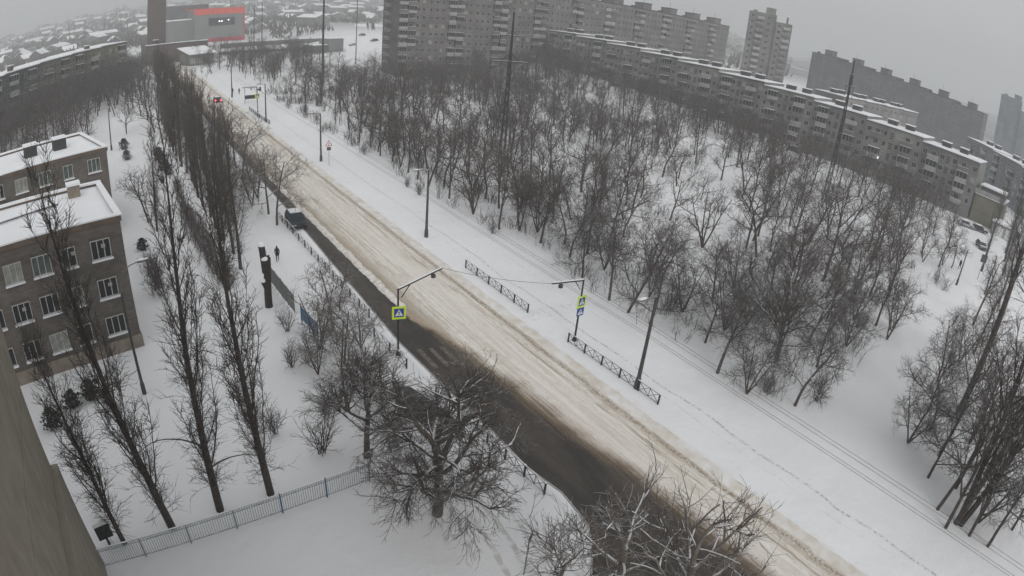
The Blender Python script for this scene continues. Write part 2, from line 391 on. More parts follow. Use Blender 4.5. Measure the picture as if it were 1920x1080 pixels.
    clump = math_('MULTIPLY', mr(noise(6.5, 8, mp((1, .7, 1)), .8), .55, .66), math_('MULTIPLY', mr(bare, .1, .4), mr(bare, .995, .7)))
    c = mix(math_('MULTIPLY', clump, .5), c, (.40, .34, .27))
    L(c, b.inputs['Base Color']); L(mr(bare, .4, .9, .95, .62), b.inputs['Roughness']); b.inputs['Specular IOR Level'].default_value = .25
    h = math_('ADD', math_('MULTIPLY', streak, .6), math_('MULTIPLY', fine, .25)); h = math_('ADD', h, math_('MULTIPLY', streak2, .4))
    bp = N('ShaderNodeBump'); bp.inputs['Strength'].default_value = .4; bp.inputs['Distance'].default_value = .06; L(h, bp.inputs['Height']); L(bp.outputs[0], b.inputs['Normal'])
    return m
M['ground'] = ground_mat(); M['road'] = road_mat()

# ------------------------------------------------------------------ ground, road, kerbs
def ground():
    mb = MB(); rows = []
    az = [i * 2.0 for i in range(180)]
    rr = [0] + [4 + 3.2 * i for i in range(30)]
    r = rr[-1]
    while r < 9000: r *= 1.075; rr.append(r)
    vs = []
    for r in rr:
        for a in az:
            x = r * math.sin(R(a)); y = r * math.cos(R(a)); z = gz(x, y)
            vs.append((x, y, z))
    n = len(az); fs = []
    for i in range(len(rr) - 1):
        for j in range(n):
            a = i * n + j; b_ = i * n + (j + 1) % n
            fs.append((a, a + n, b_ + n, b_))
    mb.add(vs, fs, 0, True)
    return tag(mb.build('ground', M['ground']), kind='structure')
ground()
def xl(y):
    pts = [(-80, 20.2), (7, 20.2), (9, 19.2), (11, 17.7), (12.2, 17.4), (13.3, 18.3), (14.2, 19.3), (16, 20.6), (19, 21.0), (22, 20.5), (28, 20.6), (33, 20.3), (40, 20.1), (50, 20.5), (60, 20.8), (76, 21.3), (100, 21.6), (430, 21.6)]
    for (a, b_), (c, d) in zip(pts, pts[1:]):
        if y <= c: return b_ + (d - b_) * clamp((y - a) / (c - a), 0, 1)
    return 21.6
def strip(name, xa, xb, y0, y1, dz, m, nx=6, step=1.0, cz=None, kind='structure'):
    mb = MB(); ys = []; y = y0
    while y < y1: ys.append(y); y += step
    ys.append(y1); vs = []
    for y in ys:
        a = xa(y) if callable(xa) else xa; b_ = xb(y) if callable(xb) else xb
        for i in range(nx + 1):
            t = i / nx; x = a + (b_ - a) * t
            vs.append((x, y, gz(x, y) + dz + (cz(t, x, y) if cz else 0)))
    n = nx + 1
    fs = [(i * n + j, i * n + j + 1, (i + 1) * n + j + 1, (i + 1) * n + j) for i in range(len(ys) - 1) for j in range(nx)]
    mb.add(vs, fs, 0, True); return tag(mb.build(name, m), kind=kind)
strip('road', xl, 31.3, -80, 330, .03, M['road'], 8, 2.0)
M['verge_snow'] = mat('sprayed_snow', (.60, .55, .48), c2=(.76, .755, .75), scale=.9, bump=.2, detail=6)
rnd = random.Random(5)
def rn(x, y, s=1.0):
    return (math.sin(x * 12.9 * s + y * 3.7 * s) + math.sin(y * 9.1 * s - x * 4.3 * s + 1.3) + math.sin((x + y) * 21.7 * s)) / 3
# ridge of ploughed snow between the swept lane and the carriageway, and crumbly banks along the kerbs
strip('snow_bank', lambda y: 22.75 + .12 * rn(0, y, .3), lambda y: 23.75 + .2 * rn(3, y, .25), 44, 92, .0, M['snow_old'], 6, .35,
      lambda t, x, y: math.sin(t * math.pi) * (.24 + .07 * rn(x * .3, y, .35) + .02 * rn(x, y, 1.1)) * sstep(44, 49, y), kind='structure')
strip('verge_bank', lambda y: 30.9 + .12 * rn(0, y, .2), lambda y: 32.3 + .15 * rn(3, y, .3), -60, 230, .0, M['verge_snow'], 5, .6,
      lambda t, x, y: math.sin(t * math.pi) * (.055 + .02 * rn(x, y, .13)))
strip('pavement_bank', lambda y: xl(y) - .75, lambda y: xl(y) + .06, -60, 200, .0, M['snow'], 5, .5,
      lambda t, x, y: math.sin(t * math.pi) * (.15 + .04 * rn(x * .3, y, .3)))
strip('kerb', lambda y: xl(y) - .05, lambda y: xl(y) + .10, -60, 200, .0, M['kerb'], 3, 1.0, lambda t, x, y: .13 if .2 < t < .9 else 0)
# bus bay with bare asphalt and the crossing stripes
mb = MB(); bay = [(16.7, 28.2), (18.3, 26.6), (19.0, 27.4), (18.9, 30.5), (18.0, 33.8), (16.9, 34.6), (16.2, 33.2)]
mb.prism(bay, lambda x, y: gz(x, y) - .1, lambda x, y: gz(x, y) + .012, 0); tag(mb.build('bus_bay', M['asphalt']), kind='structure')
M['stripe'] = mat('worn_stripe', (.19, .16, .13), c2=(.07, .06, .052), scale=3.5, detail=8)
for i, x in enumerate((20.9, 21.9, 22.9, 23.9)):
    mb = MB(); mb.prism([(x, 35.0 - i * .1), (x + .42, 35.0 - i * .1), (x + .42, 38.2 - i * .25), (x, 38.2 - i * .25)], lambda a, b_: gz(a, b_) + .02, lambda a, b_: gz(a, b_) + .036, 0)
    tag(mb.build('crossing_stripe', M['stripe']), kind='structure')

# ------------------------------------------------------------------ trees
def vrand(rnd): 
    v = Vector((rnd.gauss(0, 1), rnd.gauss(0, 1), rnd.gauss(0, 1))); return v.normalized()
def limb(mb, p, d, L, r, rnd, seg=.5, k=4, wob=.12, up=0.0, tip=.25, m=0):
    n = max(2, int(L / seg + .5)); st = L / n; pts = [p.copy()]; d = d.normalized()
    for i in range(n):
        d = (d + vrand(rnd) * wob + Vector((0, 0, up))).normalized(); p = p + d * st; pts.append(p.copy())
    rad = [r * (1 - (1 - tip) * i / n) for i in range(n + 1)]
    mb.tube(pts, rad, k, m, cap=(k > 4)); return pts, rad
def at_t(pts, t):
    f = clamp(t, 0, .999) * (len(pts) - 1); i = int(f); return pts[i].lerp(pts[i + 1], f - i), (pts[i + 1] - pts[i]).normalized(), f
def off(d, ang, az):
    a = d.orthogonal().normalized(); b = d.cross(a); return (d * math.cos(ang) + (a * math.cos(az) + b * math.sin(az)) * math.sin(ang)).normalized()
def grow(tb, cb, p, d, L, r, lvl, spec, rnd):
    S = spec[lvl]; mb = tb if S.get('trunk') else cb
    pts, rad = limb(mb, p, d, L, r, rnd, S.get('seg', .5), S['k'], S.get('wob', .12), S.get('up', 0), S.get('tip', .3))
    if lvl + 1 >= len(spec): return
    C = spec[lvl + 1]; n = S['n']; n = max(1, int(n * clamp(L / S.get('ref', L), .35, 1.4) + rnd.random())); az = rnd.uniform(0, 6.28)
    for i in range(n):
        t = S.get('t0', .25) + (1 - S.get('t0', .25)) * (i + rnd.random()) / n
        q, dd, f = at_t(pts, t); az += 2.4 + rnd.uniform(-.4, .4)
        ang = R(rnd.gauss(C['ang'], C['ang'] * .22)); lf = S.get('fall', .45)
        l = C['L'] * (1 - lf * t) * rnd.uniform(.7, 1.25) * (L / S.get('ref', L)) ** .5
        rr_ = min(C['r'] * rnd.uniform(.75, 1.2), rad[int(f)] * .8)
        grow(tb, cb, q, off(dd, ang, az), l, rr_, lvl + 1, spec, rnd)
def finish_tree(kind, tb, cb, bark, twig, x=0, y=0, rz=0, label=None, group=None, cat='tree', names=('trunk', 'crown')):
    t = empty(kind, (x, y, gz(x, y) - .05), rz, label, cat, group)
    tb.build(names[0], bark, t); cb.build(names[1], twig, t); return t
def poplar(seed, H=21, fine=1.0, width=1.0, base=1.6):
    rnd = random.Random(seed); tb, cb = MB(), MB()
    pts, rad = limb(tb, Vector((0, 0, 0)), Vector((rnd.gauss(0, .015), rnd.gauss(0, .015), 1)), H, .25 * H / 21, rnd, 1.1, 8, .028, .02, .07)
    rad[0] *= 1.5
    nb = int(40 * fine)
    for i in range(nb):
        t = .06 + .86 * (i + rnd.random()) / nb
        if math.sin(t * 23 + seed * 1.7) > .82: continue
        q, dd, f = at_t(pts, t); az = i * 2.399 + rnd.uniform(-.5, .5)
        L = (rnd.uniform(3.0, 8.2) if t > .14 else rnd.uniform(1.2, 2.8)) * (1 - .6 * t) * H / 21
        r0 = min(rad[int(f)] * .5, rnd.uniform(.028, .07)) * (1 - .4 * t)
        b, br = limb(tb if L > 3.2 else cb, q, off(Vector((0, 0, 1)), R(rnd.uniform(18, 42)) * width, az), L, r0, rnd, .55, 4, .10, .24, .25)
        for j in range(int(L * 2.5 * fine)):
            q2, d2, f2 = at_t(b, .1 + .9 * rnd.random()); l2 = rnd.uniform(.4, 1.3) * (1 - .3 * t)
            c, _ = limb(cb, q2, off(d2, R(rnd.uniform(16, 42)), rnd.uniform(0, 6.28)), l2, .012 + .009 / fine, rnd, .4, 3, .16, .16, .4)
            for k in range(int(2.4 * fine + rnd.random())):
                q3, d3, _f = at_t(c, rnd.random()); limb(cb, q3, off(d3, R(40), rnd.uniform(0, 6.28)), rnd.uniform(.25, .7), .008 + .007 / fine, rnd, .4, 3, .2, .1, .5)
    for i in range(int(70 * fine)):                   # short shoots along the lower trunk
        t = rnd.uniform(.06, .55); q, dd, f = at_t(pts, t)
        c, _ = limb(cb, q, off(dd, R(rnd.uniform(45, 85)), rnd.uniform(0, 6.28)), rnd.uniform(.6, 2.2), .018, rnd, .35, 3, .3, .03, .4)
        for k in range(int(4 * fine)):
            q3, d3, _f = at_t(c, rnd.uniform(.2, 1)); limb(cb, q3, off(d3, R(45), rnd.uniform(0, 6.28)), rnd.uniform(.3, .9), .012, rnd, .4, 3, .25, .04, .5)
    return tb, cb
def wood_tree(seed, H=11, form='forked', lod=1.0, tk=1.0):
    rnd = random.Random(seed); tb, cb = MB(), MB(); s = H / 11
    tw = (.013 + .016 * (1.2 - lod)) * tk
    nl, ang, t0, LL = dict(forked=(6, 44, .24, 6.2), slim=(7, 36, .30, 4.0), spreading=(8, 62, .22, 6.6), twin=(5, 42, .26, 5.2), leaning=(7, 50, .28, 5.4), bushy=(5, 46, .12, 4.6), tall=(9, 44, .32, 5.2), crooked=(7, 60, .24, 5.8))[form]
    lean = Vector((rnd.gauss(0, .06), rnd.gauss(0, .06), 1)) if form != 'leaning' else Vector((.26, .1, 1))
    q_ = 3 if lod > 1 else 0
    spec = [dict(k=7, n=nl, t0=t0, seg=.7, wob=.07 if form != 'crooked' else .2, up=.02, tip=.3, trunk=1, fall=.45),
            dict(k=5, L=LL * s, r=.078 * s, ang=ang, n=8 + q_, t0=.14, seg=.55, wob=.19, up=.035, tip=.28, trunk=1, fall=.45, ref=LL * s),
            dict(k=4 if lod > .55 else 3, L=2.2 * s, r=.032, ang=48, n=7 + (q_ and 2), t0=.10, seg=.55, wob=.22, up=.015, tip=.4, fall=.45, ref=2.2 * s),
            dict(k=3, L=1.15, r=tw * 1.35, ang=46, n=max(3, int(6.2 * lod)), t0=.05, seg=.55, wob=.22, up=.01, tip=.5, fall=.3, ref=1.15)]
    if lod >= .6: spec.append(dict(k=3, L=.60, r=tw, ang=44, n=0, seg=.6, wob=.2, up=.0, tip=.5))
    nst = 2 if form == 'twin' else (4 if form == 'bushy' else 1)
    for i in range(nst):
        d = lean if nst == 1 else off(Vector((0, 0, 1)), R(11 if nst == 2 else 20), i * 6.28 / nst + rnd.random())
        tl = H * (.72 if nst == 1 else .62) * rnd.uniform(.9, 1.05)
        if nst == 4: spec[0]['n'] = 3
        grow(tb, cb, Vector((0, 0, 0)), d, tl, (.17 if nst == 1 else .11) * s, 0, spec, rnd)
    return tb, cb
def shrub(seed, H=2.5, n=14, spread=38, lod=1.0):
    rnd = random.Random(seed); tb, cb = MB(), MB()
    spec = [dict(k=4, n=6, t0=.15, seg=.35, wob=.12, up=.06, tip=.4, trunk=1, fall=.3, ref=H),
            dict(k=3, L=H * .42, r=.016, ang=36, n=5, t0=.1, seg=.3, wob=.18, up=.05, tip=.5, ref=H * .42),
            dict(k=3, L=H * .2, r=.011, ang=38, n=0, seg=.22, wob=.2, up=.02, tip=.6)]
    for i in range(n):
        grow(tb, cb, Vector((rnd.gauss(0, .12), rnd.gauss(0, .12), 0)), off(Vector((0, 0, 1)), R(rnd.uniform(4, spread)), i * 2.4), H * rnd.uniform(.65, 1.05), .024 * H / 2.5, 0, spec, rnd)
    return tb, cb
def pollard(seed, H=11.5, rad_=5.5, nl=9, droop=.0, r0=.30, lod=1.0, t0=.42):
    """old street tree, cut back many times: thick crooked limbs that end in knobs with brooms of shoots"""
    rnd = random.Random(seed); tb, cb = MB(), MB()
    pts, rad = limb(tb, Vector((0, 0, 0)), Vector((.04, .02, 1)), H * .52, r0, rnd, .6, 9, .06, .03, .62); rad[0] *= 1.3
    for i in range(nl):
        t = t0 + (1 - t0) * (i + .5) / nl; q, dd, f = at_t(pts, t); az = i * 2.399 + rnd.uniform(-.3, .3)
        L = rad_ * rnd.uniform(.75, 1.2) * (1.05 - .25 * t)
        b, br = limb(tb, q, off(Vector((0, 0, 1)), R(rnd.uniform(28, 72) - 25 * (t > .9)), az), L, r0 * .48 * rnd.uniform(.8, 1.15), rnd, .55, 6, .20, .035 - droop * .06, .42)
        ends = [b[-1]]
        for j in range(5):
            q2, d2, f2 = at_t(b, rnd.uniform(.3, .98)); L2 = rnd.uniform(.9, 2.6)
            c, cr = limb(tb, q2, off(d2, R(rnd.uniform(28, 65)), rnd.uniform(0, 6.28)), L2, r0 * .22, rnd, .4, 5, .22, .06, .5)
            for k in range(int(5 * lod)):
                q3, d3, _ = at_t(c, rnd.uniform(.15, 1)); e, _ = limb(cb, q3, off(d3, R(45), rnd.uniform(0, 6.28)), rnd.uniform(.7, 2.0), .024, rnd, .35, 4, .2, -.03 * droop * 3 + .02, .4)
                for z in range(int(6 * lod)):
                    q4, d4, _ = at_t(e, rnd.uniform(.1, 1)); g_, _ = limb(cb, q4, off(d4, R(42), rnd.uniform(0, 6.28)), rnd.uniform(.35, 1.0), .014, rnd, .3, 3, .22, -.06 * droop, .5)
                    for z2 in range(int(2 * lod)):
                        q5, d5, _ = at_t(g_, rnd.random()); limb(cb, q5, off(d5, R(40), rnd.uniform(0, 6.28)), rnd.uniform(.2, .5), .010, rnd, .25, 3, .2, -.05 * droop, .6)
        for j in range(int(7 * lod)):                # shoots from the knob at the limb's end
            e, _ = limb(cb, b[-1], off((b[-1] - b[-2]).normalized(), R(rnd.uniform(5, 70)), rnd.uniform(0, 6.28)), rnd.uniform(.8, 2.4), .026, rnd, .35, 4, .16, .03 - .12 * droop, .35)
            for z in range(int(7 * lod)):
                q4, d4, _ = at_t(e, rnd.uniform(.1, 1)); g_, _ = limb(cb, q4, off(d4, R(42), rnd.uniform(0, 6.28)), rnd.uniform(.3, .9), .014, rnd, .3, 3, .2, -.05 * droop, .5)
                for z2 in range(int(2 * lod)):
                    q5, d5, _ = at_t(g_, rnd.random()); limb(cb, q5, off(d5, R(40), rnd.uniform(0, 6.28)), rnd.uniform(.2, .45), .010, rnd, .25, 3, .2, -.04 * droop, .6)
    return tb, cb
def evergreen(seed, H=2.2, w_=.8):
    """dense thuja-like bush: many small sprays over an upright body"""
    rnd = random.Random(seed); tb, cb = MB(), MB()
    tb.tube([Vector((0, 0, 0)), Vector((0, 0, H * .8))], [.05, .02], 5)
    for i in range(int(620 * w_)):
        h = rnd.random(); a = rnd.uniform(0, 6.28); rr = w_ * (math.sin(math.pi * (h * .82 + .16)) ** .7) * rnd.uniform(.25, 1.22)
        rr *= 1 + .32 * math.sin(a * 3 + h * 11 + seed) + .15 * math.sin(a * 7 - h * 17)
        p = Vector((rr * math.cos(a), rr * math.sin(a), .12 + h * H)); s = rnd.uniform(.07, .16)
        d = Vector((math.cos(a), math.sin(a), rnd.uniform(.2, 1.6))).normalized(); e = d.orthogonal().normalized(); q = d.cross(e) * s
        e = e * s
        vs = [tuple(p - e), tuple(p + d * s * 2.2), tuple(p + e), tuple(p + q), tuple(p - q)]
        cb.add(vs, [(0, 1, 2), (3, 1, 4)], 0)
    return tb, cb

def use_tree(proto, used, x, y, rz, sc, label, group=None, sz=None):
    o = proto if not used.get(proto.name) else copy_tree(proto)
    used[proto.name] = 1
    o['label'] = label; o['category'] = 'tree'
    if 'form' in proto: o['form'] = proto['form']
    if group: o['group'] = group
    o.location = (x, y, gz(x, y) - .05); o.rotation_euler = (0, 0, rz); o.scale = (sc, sc, sz or sc)
    return o
used = {}
ORD = ['', 'second nearest ', 'third nearest ', 'fourth nearest ', 'fifth nearest ', 'sixth nearest ', 'seventh nearest ', 'eighth nearest ', 'ninth nearest ']
# four tall poplars behind the fence
for i, (x, y, h, seed, lab) in enumerate([
        (-4.8, 27.3, 14.5, 3, 'smallest and leftmost of the four near poplars, beside the beige wall end'),
        (-1.6, 27.6, 21.5, 5, 'tall bare poplar at the fence, second from the beige wall, top over the school roof'),
        (1.6, 27.8, 21.8, 8, 'tall bare poplar at the fence with an arching low branch on its left'),
        (4.9, 27.8, 21.0, 11, 'rightmost of the four near poplars, beside the fence gate')]):
    tb, cb = poplar(seed, h, 1.45, .95)
    if i == 2:
        rn_ = random.Random(4); limb(tb, Vector((0, 0, 5.2)), Vector((-.8, .1, .9)), 4.6, .06, rn_, .4, 5, .05, -.16, .2)
        limb(tb, Vector((0, 0, 3.4)), Vector((.9, .1, .6)), 3.4, .06, rn_, .4, 5, .08, -.14, .25)
    pt_ = finish_tree('poplar', tb, cb, M['poplar'], M['poplar_twig'], x, y, 0, lab, 'poplars inside the fence'); pt_.rotation_euler = (0, -R((1.8, 3.6, .6, 1.8)[i]), 0)
# the long double row of poplars along the school grounds
pp = []
for s_ in (21, 22, 23, 24):
    tb, cb = poplar(s_, 17.5, 1.25, 1.1); pp.append(finish_tree('poplar', tb, cb, M['poplar'], M['poplar_twig']))
rnd = random.Random(11)
row = []
y = 60.5
while y < 152: row.append((11.3 - (y - 60) * .004 + rnd.uniform(-.25, .25), y)); y += rnd.uniform(3.9, 4.9)
row2 = []
y = 78
while y < 150: row2.append((14.2 + rnd.uniform(-.3, .3), y)); y += rnd.uniform(4.2, 6.0)
lm = [(45, 'near the pollarded trunk'), (66, 'beside the end of the bare hedge'), (80, 'abreast of the parked blue car'), (95, 'beside the rounded evergreens'), (112, 'beyond the rounded evergreens'), (128, 'near the far school lamp'), (150, 'at the far end of the row')]
def lmk(y):
    return min(lm, key=lambda a: abs(a[0] - y))[1]
cnt = {}
for k, (rw, side) in enumerate(((row, 'inner row of poplars'), (row2, 'outer row of poplars towards the road'))):
    for i, (x, y) in enumerate(rw):
        key = (k, lmk(y)); cnt.setdefault(key, []).append((x, y, i))
for (k, ph), items in cnt.items():
    side = ('inner row', 'outer row towards the road')[k]
    for j, (x, y, i) in enumerate(items):
        o_ = '' if len(items) == 1 else ('nearest ' if j == 0 else ('farthest ' if j == len(items) - 1 else ORD[j]))
        wd = ['straight', 'slightly leaning', 'broad', 'narrow'][i % 4]
        s_ = (.98 + .12 * rnd.random()) * (1.0 if k == 0 else .74)
        o = use_tree(pp[i % 4], used, x, y, rnd.uniform(0, 6.28), s_ if k else s_ * .95, ('%sbare poplar %s, %s' % (o_, ph, side)), 'poplars in the long double row')
        if i % 4 == 1: o.rotation_euler = (R(2), R(-2), o.rotation_euler.z)
# single trees on the school path side
tb, cb = wood_tree(301, 9.2, 'slim', 1.0); finish_tree('bare_tree', tb, cb, M['bark'], M['twig'], 3.1, 80.0, 1.0, 'slim bare tree with side branches between the school block and the hedge', cat='tree')
use_tree(pp[2], used, 3.9, 76.2, .4, .78, 'bare poplar standing alone beside the slim tree near the school roof', 'poplars inside the school grounds')
tb, cb = shrub(77, 5.4, 14, 26); use_tree(finish_tree('bare_tree', tb, cb, M['bark'], M['twig']), used, 2.6, 139, 0, 1, 'lone fan shaped bare tree on the snow near the far school lamp')
tb, cb = poplar(41, 9.5, .8, 1.0); use_tree(finish_tree('bare_tree', tb, cb, M['bark'], M['twig']), used, -1.8, 58 + 10, 0, .01 + .9, 'small bare tree growing in front of the far school block')

# woodland prototypes, fine ones for near and coarser ones for far
forms = ['forked', 'slim', 'spreading', 'twin', 'leaning', 'bushy', 'tall', 'crooked']
fdesc = dict(forked='forked tree', slim='slim bare tree', spreading='spreading tree', twin='twin stemmed tree', leaning='leaning bare tree', bushy='bushy bare tree', tall='tall bare tree', crooked='crooked bare tree')
protoN = {}; protoF = {}
for i, f in enumerate(forms):
    tb, cb = wood_tree(100 + i, 10.5 if f not in ('bushy', 'spreading', 'crooked') else 8.6, f, 1.3, 1.1); protoN[f] = finish_tree('bare_tree', tb, cb, M['bark_snowy'] if i % 2 else M['bark'], [M['twig'], M['twig_brown']][i in (0, 3, 6)])
    tb, cb = wood_tree(200 + i, 10.5, f, .62, 1.35); protoF[f] = finish_tree('bare_tree', tb, cb, M['bark'], [M['twig'], M['twig_brown']][i % 2])
    for p in (protoN[f], protoF[f]): p['form'] = f
# trees on the wood's edge, placed where they stand
edge = [(45.3, 108.5), (46.0, 104.6), (46.0, 101.0), (45.1, 98.0), (47.6, 97.3), (45.5, 93.8), (45.2, 90.0), (44.9, 86.5), (44.6, 82.5), (44.3, 78.4), (46.9, 78.0), (44.5, 72.3), (44.1, 65.1), (44.2, 59.0), (46.4, 57.5), (46.4, 53), (43.4, 37.5), (43.3, 34.6), (49.0, 31.9), (42.6, 22.5), (68.0, 20.0), (69.7, 17.6), (67.5, 15.2), (44.8, 15.4), (42.3, 19.0), (43.8, 31.8), (47, 48), (44.5, 43), (48.5, 43.5), (52, 37.5), (53.5, 26.5), (49.5, 20.5), (57, 20.5), (50, 27), (46, 26.5), (62, 22), (60.5, 17.6), (53, 17.5), (73, 22.5), (78, 22), (84, 21), (92, 23), (88, 26), (81, 27), (99, 24.5), (105, 27), (110, 24), (97, 30)]
rnd = random.Random(23)
pts = [(x, y, 1) for x, y in edge]
for k in range(17): pts += [(49.0 + rnd.uniform(-1, 1), 47 + k * 4.6 + rnd.uniform(-1, 1), 1), (53.2 + rnd.uniform(-1, 1), 49 + k * 4.6 + rnd.uniform(-1, 1), 1)]
clear = [(66.7, 44, 8), (76, 50, 7), (62, 38, 4), (86, 45, 5), (98, 64, 6), (84, 66, 5), (57, 36, 3.5), (114.7, 66, 7), (127, 40, 5), (111, 37, 5), (144, 54, 7), (148, 74, 7), (92, 56, 5), (104, 78, 5), (58, 113, 5), (70, 116, 4), (88, 128, 6), (77, 207, 14), (90, 203, 9), (118, 100, 6), (100, 120, 6), (131, 90, 7), (60, 90, 4)]
tries = 0
while len(pts) < 372 and tries < 40000:
    tries += 1
    x = rnd.uniform(47, 141); y = rnd.uniform(19, 178)
    if x > 112 and y < 27 + (x - 112) * .3: continue
    if any(math.hypot(x - a, y - b) < r for a, b, r in clear) and rnd.random() < .97: continue
    fld = math.sin(x * .21 + 1.3 * math.sin(y * .11)) + math.sin(y * .19 + 1.7 * math.sin(x * .13) + 2)
    dm = (3.3 + .010 * math.hypot(x, y)) * (1.0 - .27 * fld)
    if fld < -1.1 and rnd.random() < .8: continue
    if any(abs(x - a) < dm and math.hypot(x - a, y - b) < dm for a, b, _ in pts): continue
    pts.append((x, y, 0))
# belts of trees in front of the flats
for k in range(54): pts.append((150 + rnd.uniform(-6, 6), 30 + k * 3.1 + rnd.uniform(-1.5, 1.5), 0))
for k in range(48): pts.append((80 + k * 2.5 + rnd.uniform(-1.5, 1.5), 183 + rnd.uniform(-9, 8), 0))
def zone(x, y):
    a = math.degrees(math.atan2(x, y)); d = math.hypot(x, y)
    if x > 143: return 'before the long flats' + (' near their low annex' if y < 60 else (' below the lit window' if y < 100 else (' below their middle' if y < 145 else ' below their far end')))
    if y > 173: return 'at the foot of the tall flats' + (', left end' if x < 100 else (', second section' if x < 125 else ', behind the pylon'))
    if x < 50:
        return 'on the wood edge ' + ('by the foreground wires' if y < 24 else ('behind the near street lamp' if y < 31 else ('behind the right crossing sign' if y < 41 else ('behind the upper black railing' if y < 56 else ('behind the middle street lamp' if y < 75 else ('left of the middle street lamp' if y < 93 else 'behind the triangular sign'))))))
    if math.hypot(x - 65.6, y - 88.6) < 11: return 'around the central pylon foot'
    if math.hypot(x - 117, y - 48) < 13: return 'around the right pylon foot'
    band = 'near, ' if d < 66 else ('' if d < 95 else ('far, ' if d < 125 else 'farthest off, '))
    for lim, nm in ((28, 'tall flats left end'), (33, 'tall flats second section'), (37, 'central pylon'), (42, 'far end of the long flats'), (47, 'middle of the tall flats'), (52, 'tall flats right half'), (57, 'gap left of the tower block'), (62.5, 'tower block'), (68, 'left end of the hazy flats'), (74, 'right half of the hazy flats'), (99, 'olive annex')):
        if a < lim: return band + 'in line with the ' + nm
items = {}
for i, (x, y, e) in enumerate(pts):
    f = forms[i % 8] if e == 0 else forms[(i * 3 + 1) % 8]
    if (x, y) == (42.6, 22.5): f = 'slim'
    elif e and y < 38 and x < 64 and (x, y) not in ((43.4, 37.5), (43.3, 34.6)): f = ('bushy', 'spreading', 'crooked')[i % 3]
    items.setdefault((zone(x, y), f), []).append((x, y, e))
for (z_, f), l in items.items():
    l.sort(key=lambda a: math.hypot(a[0], a[1]))
    for j, (x, y, e) in enumerate(l):
        d = math.hypot(x, y); near = d < 78
        pre = '' if len(l) == 1 else ('nearest ' if j == 0 else ('farthest ' if j == len(l) - 1 else ORD[min(j, 8)]))
        sc = rnd.choice((.62, .8, .9, 1.0, 1.05, 1.15, 1.28)) * rnd.uniform(.95, 1.06) if not e else rnd.uniform(.92, 1.15)
        use_tree((protoN if near else protoF)[f], used, x, y, rnd.uniform(0, 6.28), sc, (pre + fdesc[f] + ' ' + z_), 'bare trees of the wood', sc * rnd.uniform(.9, 1.12))
# the snow-laden arching tree at the near tip of the wood
tb, cb = pollard(55, 9.0, 7.2, 13, .5, .24, .8); finish_tree('bare_tree', tb, cb, M['bark_snowy'], M['twig'], 50.0, 20.6, .5, 'low tree with snow laden arching limbs at the near tip of the wood')
# near pollarded trees by the fence and over the swept lane
near_trees = [
    (13.3, 21.6, 61, 10.8, 5.2, 17, .7, .33, 'big dark old tree with snowy broken limbs in the bottom middle'),
    (11.7, 28.2, 62, 8.2, 3.6, 8, .1, .22, 'leaning dark tree at the right end of the picket fence'),
    (17.6, 10.6, 63, 9.6, 3.6, 7, .0, .27, 'snowy limbed tree over the dark lane, left of the bottom right pair'),
    (19.2, 7.6, 64, 11.6, 4.6, 9, .0, .30, 'wide snowy limbed tree over the dark lane, rightmost at the bottom'),
    (15.2, 12.9, 65, 6.8, 2.2, 7, .0, .12, 'small snowy tree beside the sign plate at the bottom edge'),
    (19.0, -.4, 66, 9.8, 2.4, 7, .0, .14, 'tree top just peeking in at the bottom edge beside the road')]
for x, y, sd, h, rd, nl, dr, r0, lab in near_trees:
    tb, cb = pollard(sd, h, rd, nl, dr, r0, .6 if sd > 62 else (1.0 if sd != 61 else 1.1), .42 if sd != 61 else .16)
    finish_tree('bare_tree', tb, cb, M['bark_pale'] if sd > 62 else M['bark_snowy'], M['twig_pale'] if sd > 62 else M['twig_mid'], x, y, sd * 1.1, lab, 'old cut back street trees')
# young trees and shrubs between the school fence and the pavement
sh = []
for s_ in (71, 72, 73):
    tb, cb = wood_tree(s_, 7.6, ['bushy', 'forked', 'spreading'][s_ - 71], 1.0); sh.append(finish_tree('bare_tree', tb, cb, M['bark_snowy'], M['twig_pale']))
for i, (x, y, sc, lab) in enumerate([
        (13.6, 42.0, 1.15, 'multi stemmed snowy tree just right of the blue gate'), (15.8, 44.5, 1.0, 'forked snowy tree between the blue gate and the pavement railing'),
        (14.6, 39.0, .95, 'wide snowy tree left of the left crossing sign'), (16.8, 40.6, .8, 'small bushy snowy tree behind the left crossing sign post'),
        (13.4, 36.4, .95, 'forked snowy tree above the green shelter roof'), (15.0, 35.4, .75, 'low wide snowy tree touching the green shelter roof'),
        (12.2, 38.6, .8, 'bushy bare tree at the lower end of the school fence'), (17.6, 47.5, .75, 'small forked tree close to the pavement railing'),
        (12.6, 33.2, .7, 'low bare tree left of the green shelter')]):
    use_tree(sh[i % 3], used, x, y, i * 1.7, sc, lab, 'snowy young trees by the school fence')
for i, (x, y, sc, lab) in enumerate([(18.5, 71.5, 1.42, 'street tree beside the railing just left of the parked blue car'), (18.6, 75.9, 1.4, 'second street tree behind the parked blue car'), (18.9, 83, 1.45, 'street tree overhanging the pavement beyond the parked blue car'),
        (18.6, 91, 1.5, 'broad street tree where the poplars meet the road'), (19.3, 100, 1.5, 'farthest broad street tree beside the road'), (17.4, 80, 1.2, 'lower street tree between the two trees beside the blue car'),
        (19.2, 110, 1.3, 'street tree far along the road beyond the broad ones')]):
    tb, cb = (None, None)
    use_tree(sh[(i + 1) % 3], used, x, y, i * 2.1, sc, lab, 'street trees along the swept lane')
shb = []
for s_, h in ((81, 2.6), (82, 1.6)):
    tb, cb = shrub(s_, h); shb.append(finish_tree('bare_shrub', tb, cb, M['bark'], M['twig'], names=('stems', 'twigs')))
def use_shrub(i, x, y, sc, lab, grp='bare shrubs'):
    o = use_tree(shb[i], used, x, y, x * 3.3, sc, lab, grp); o['category'] = 'shrub'; return o
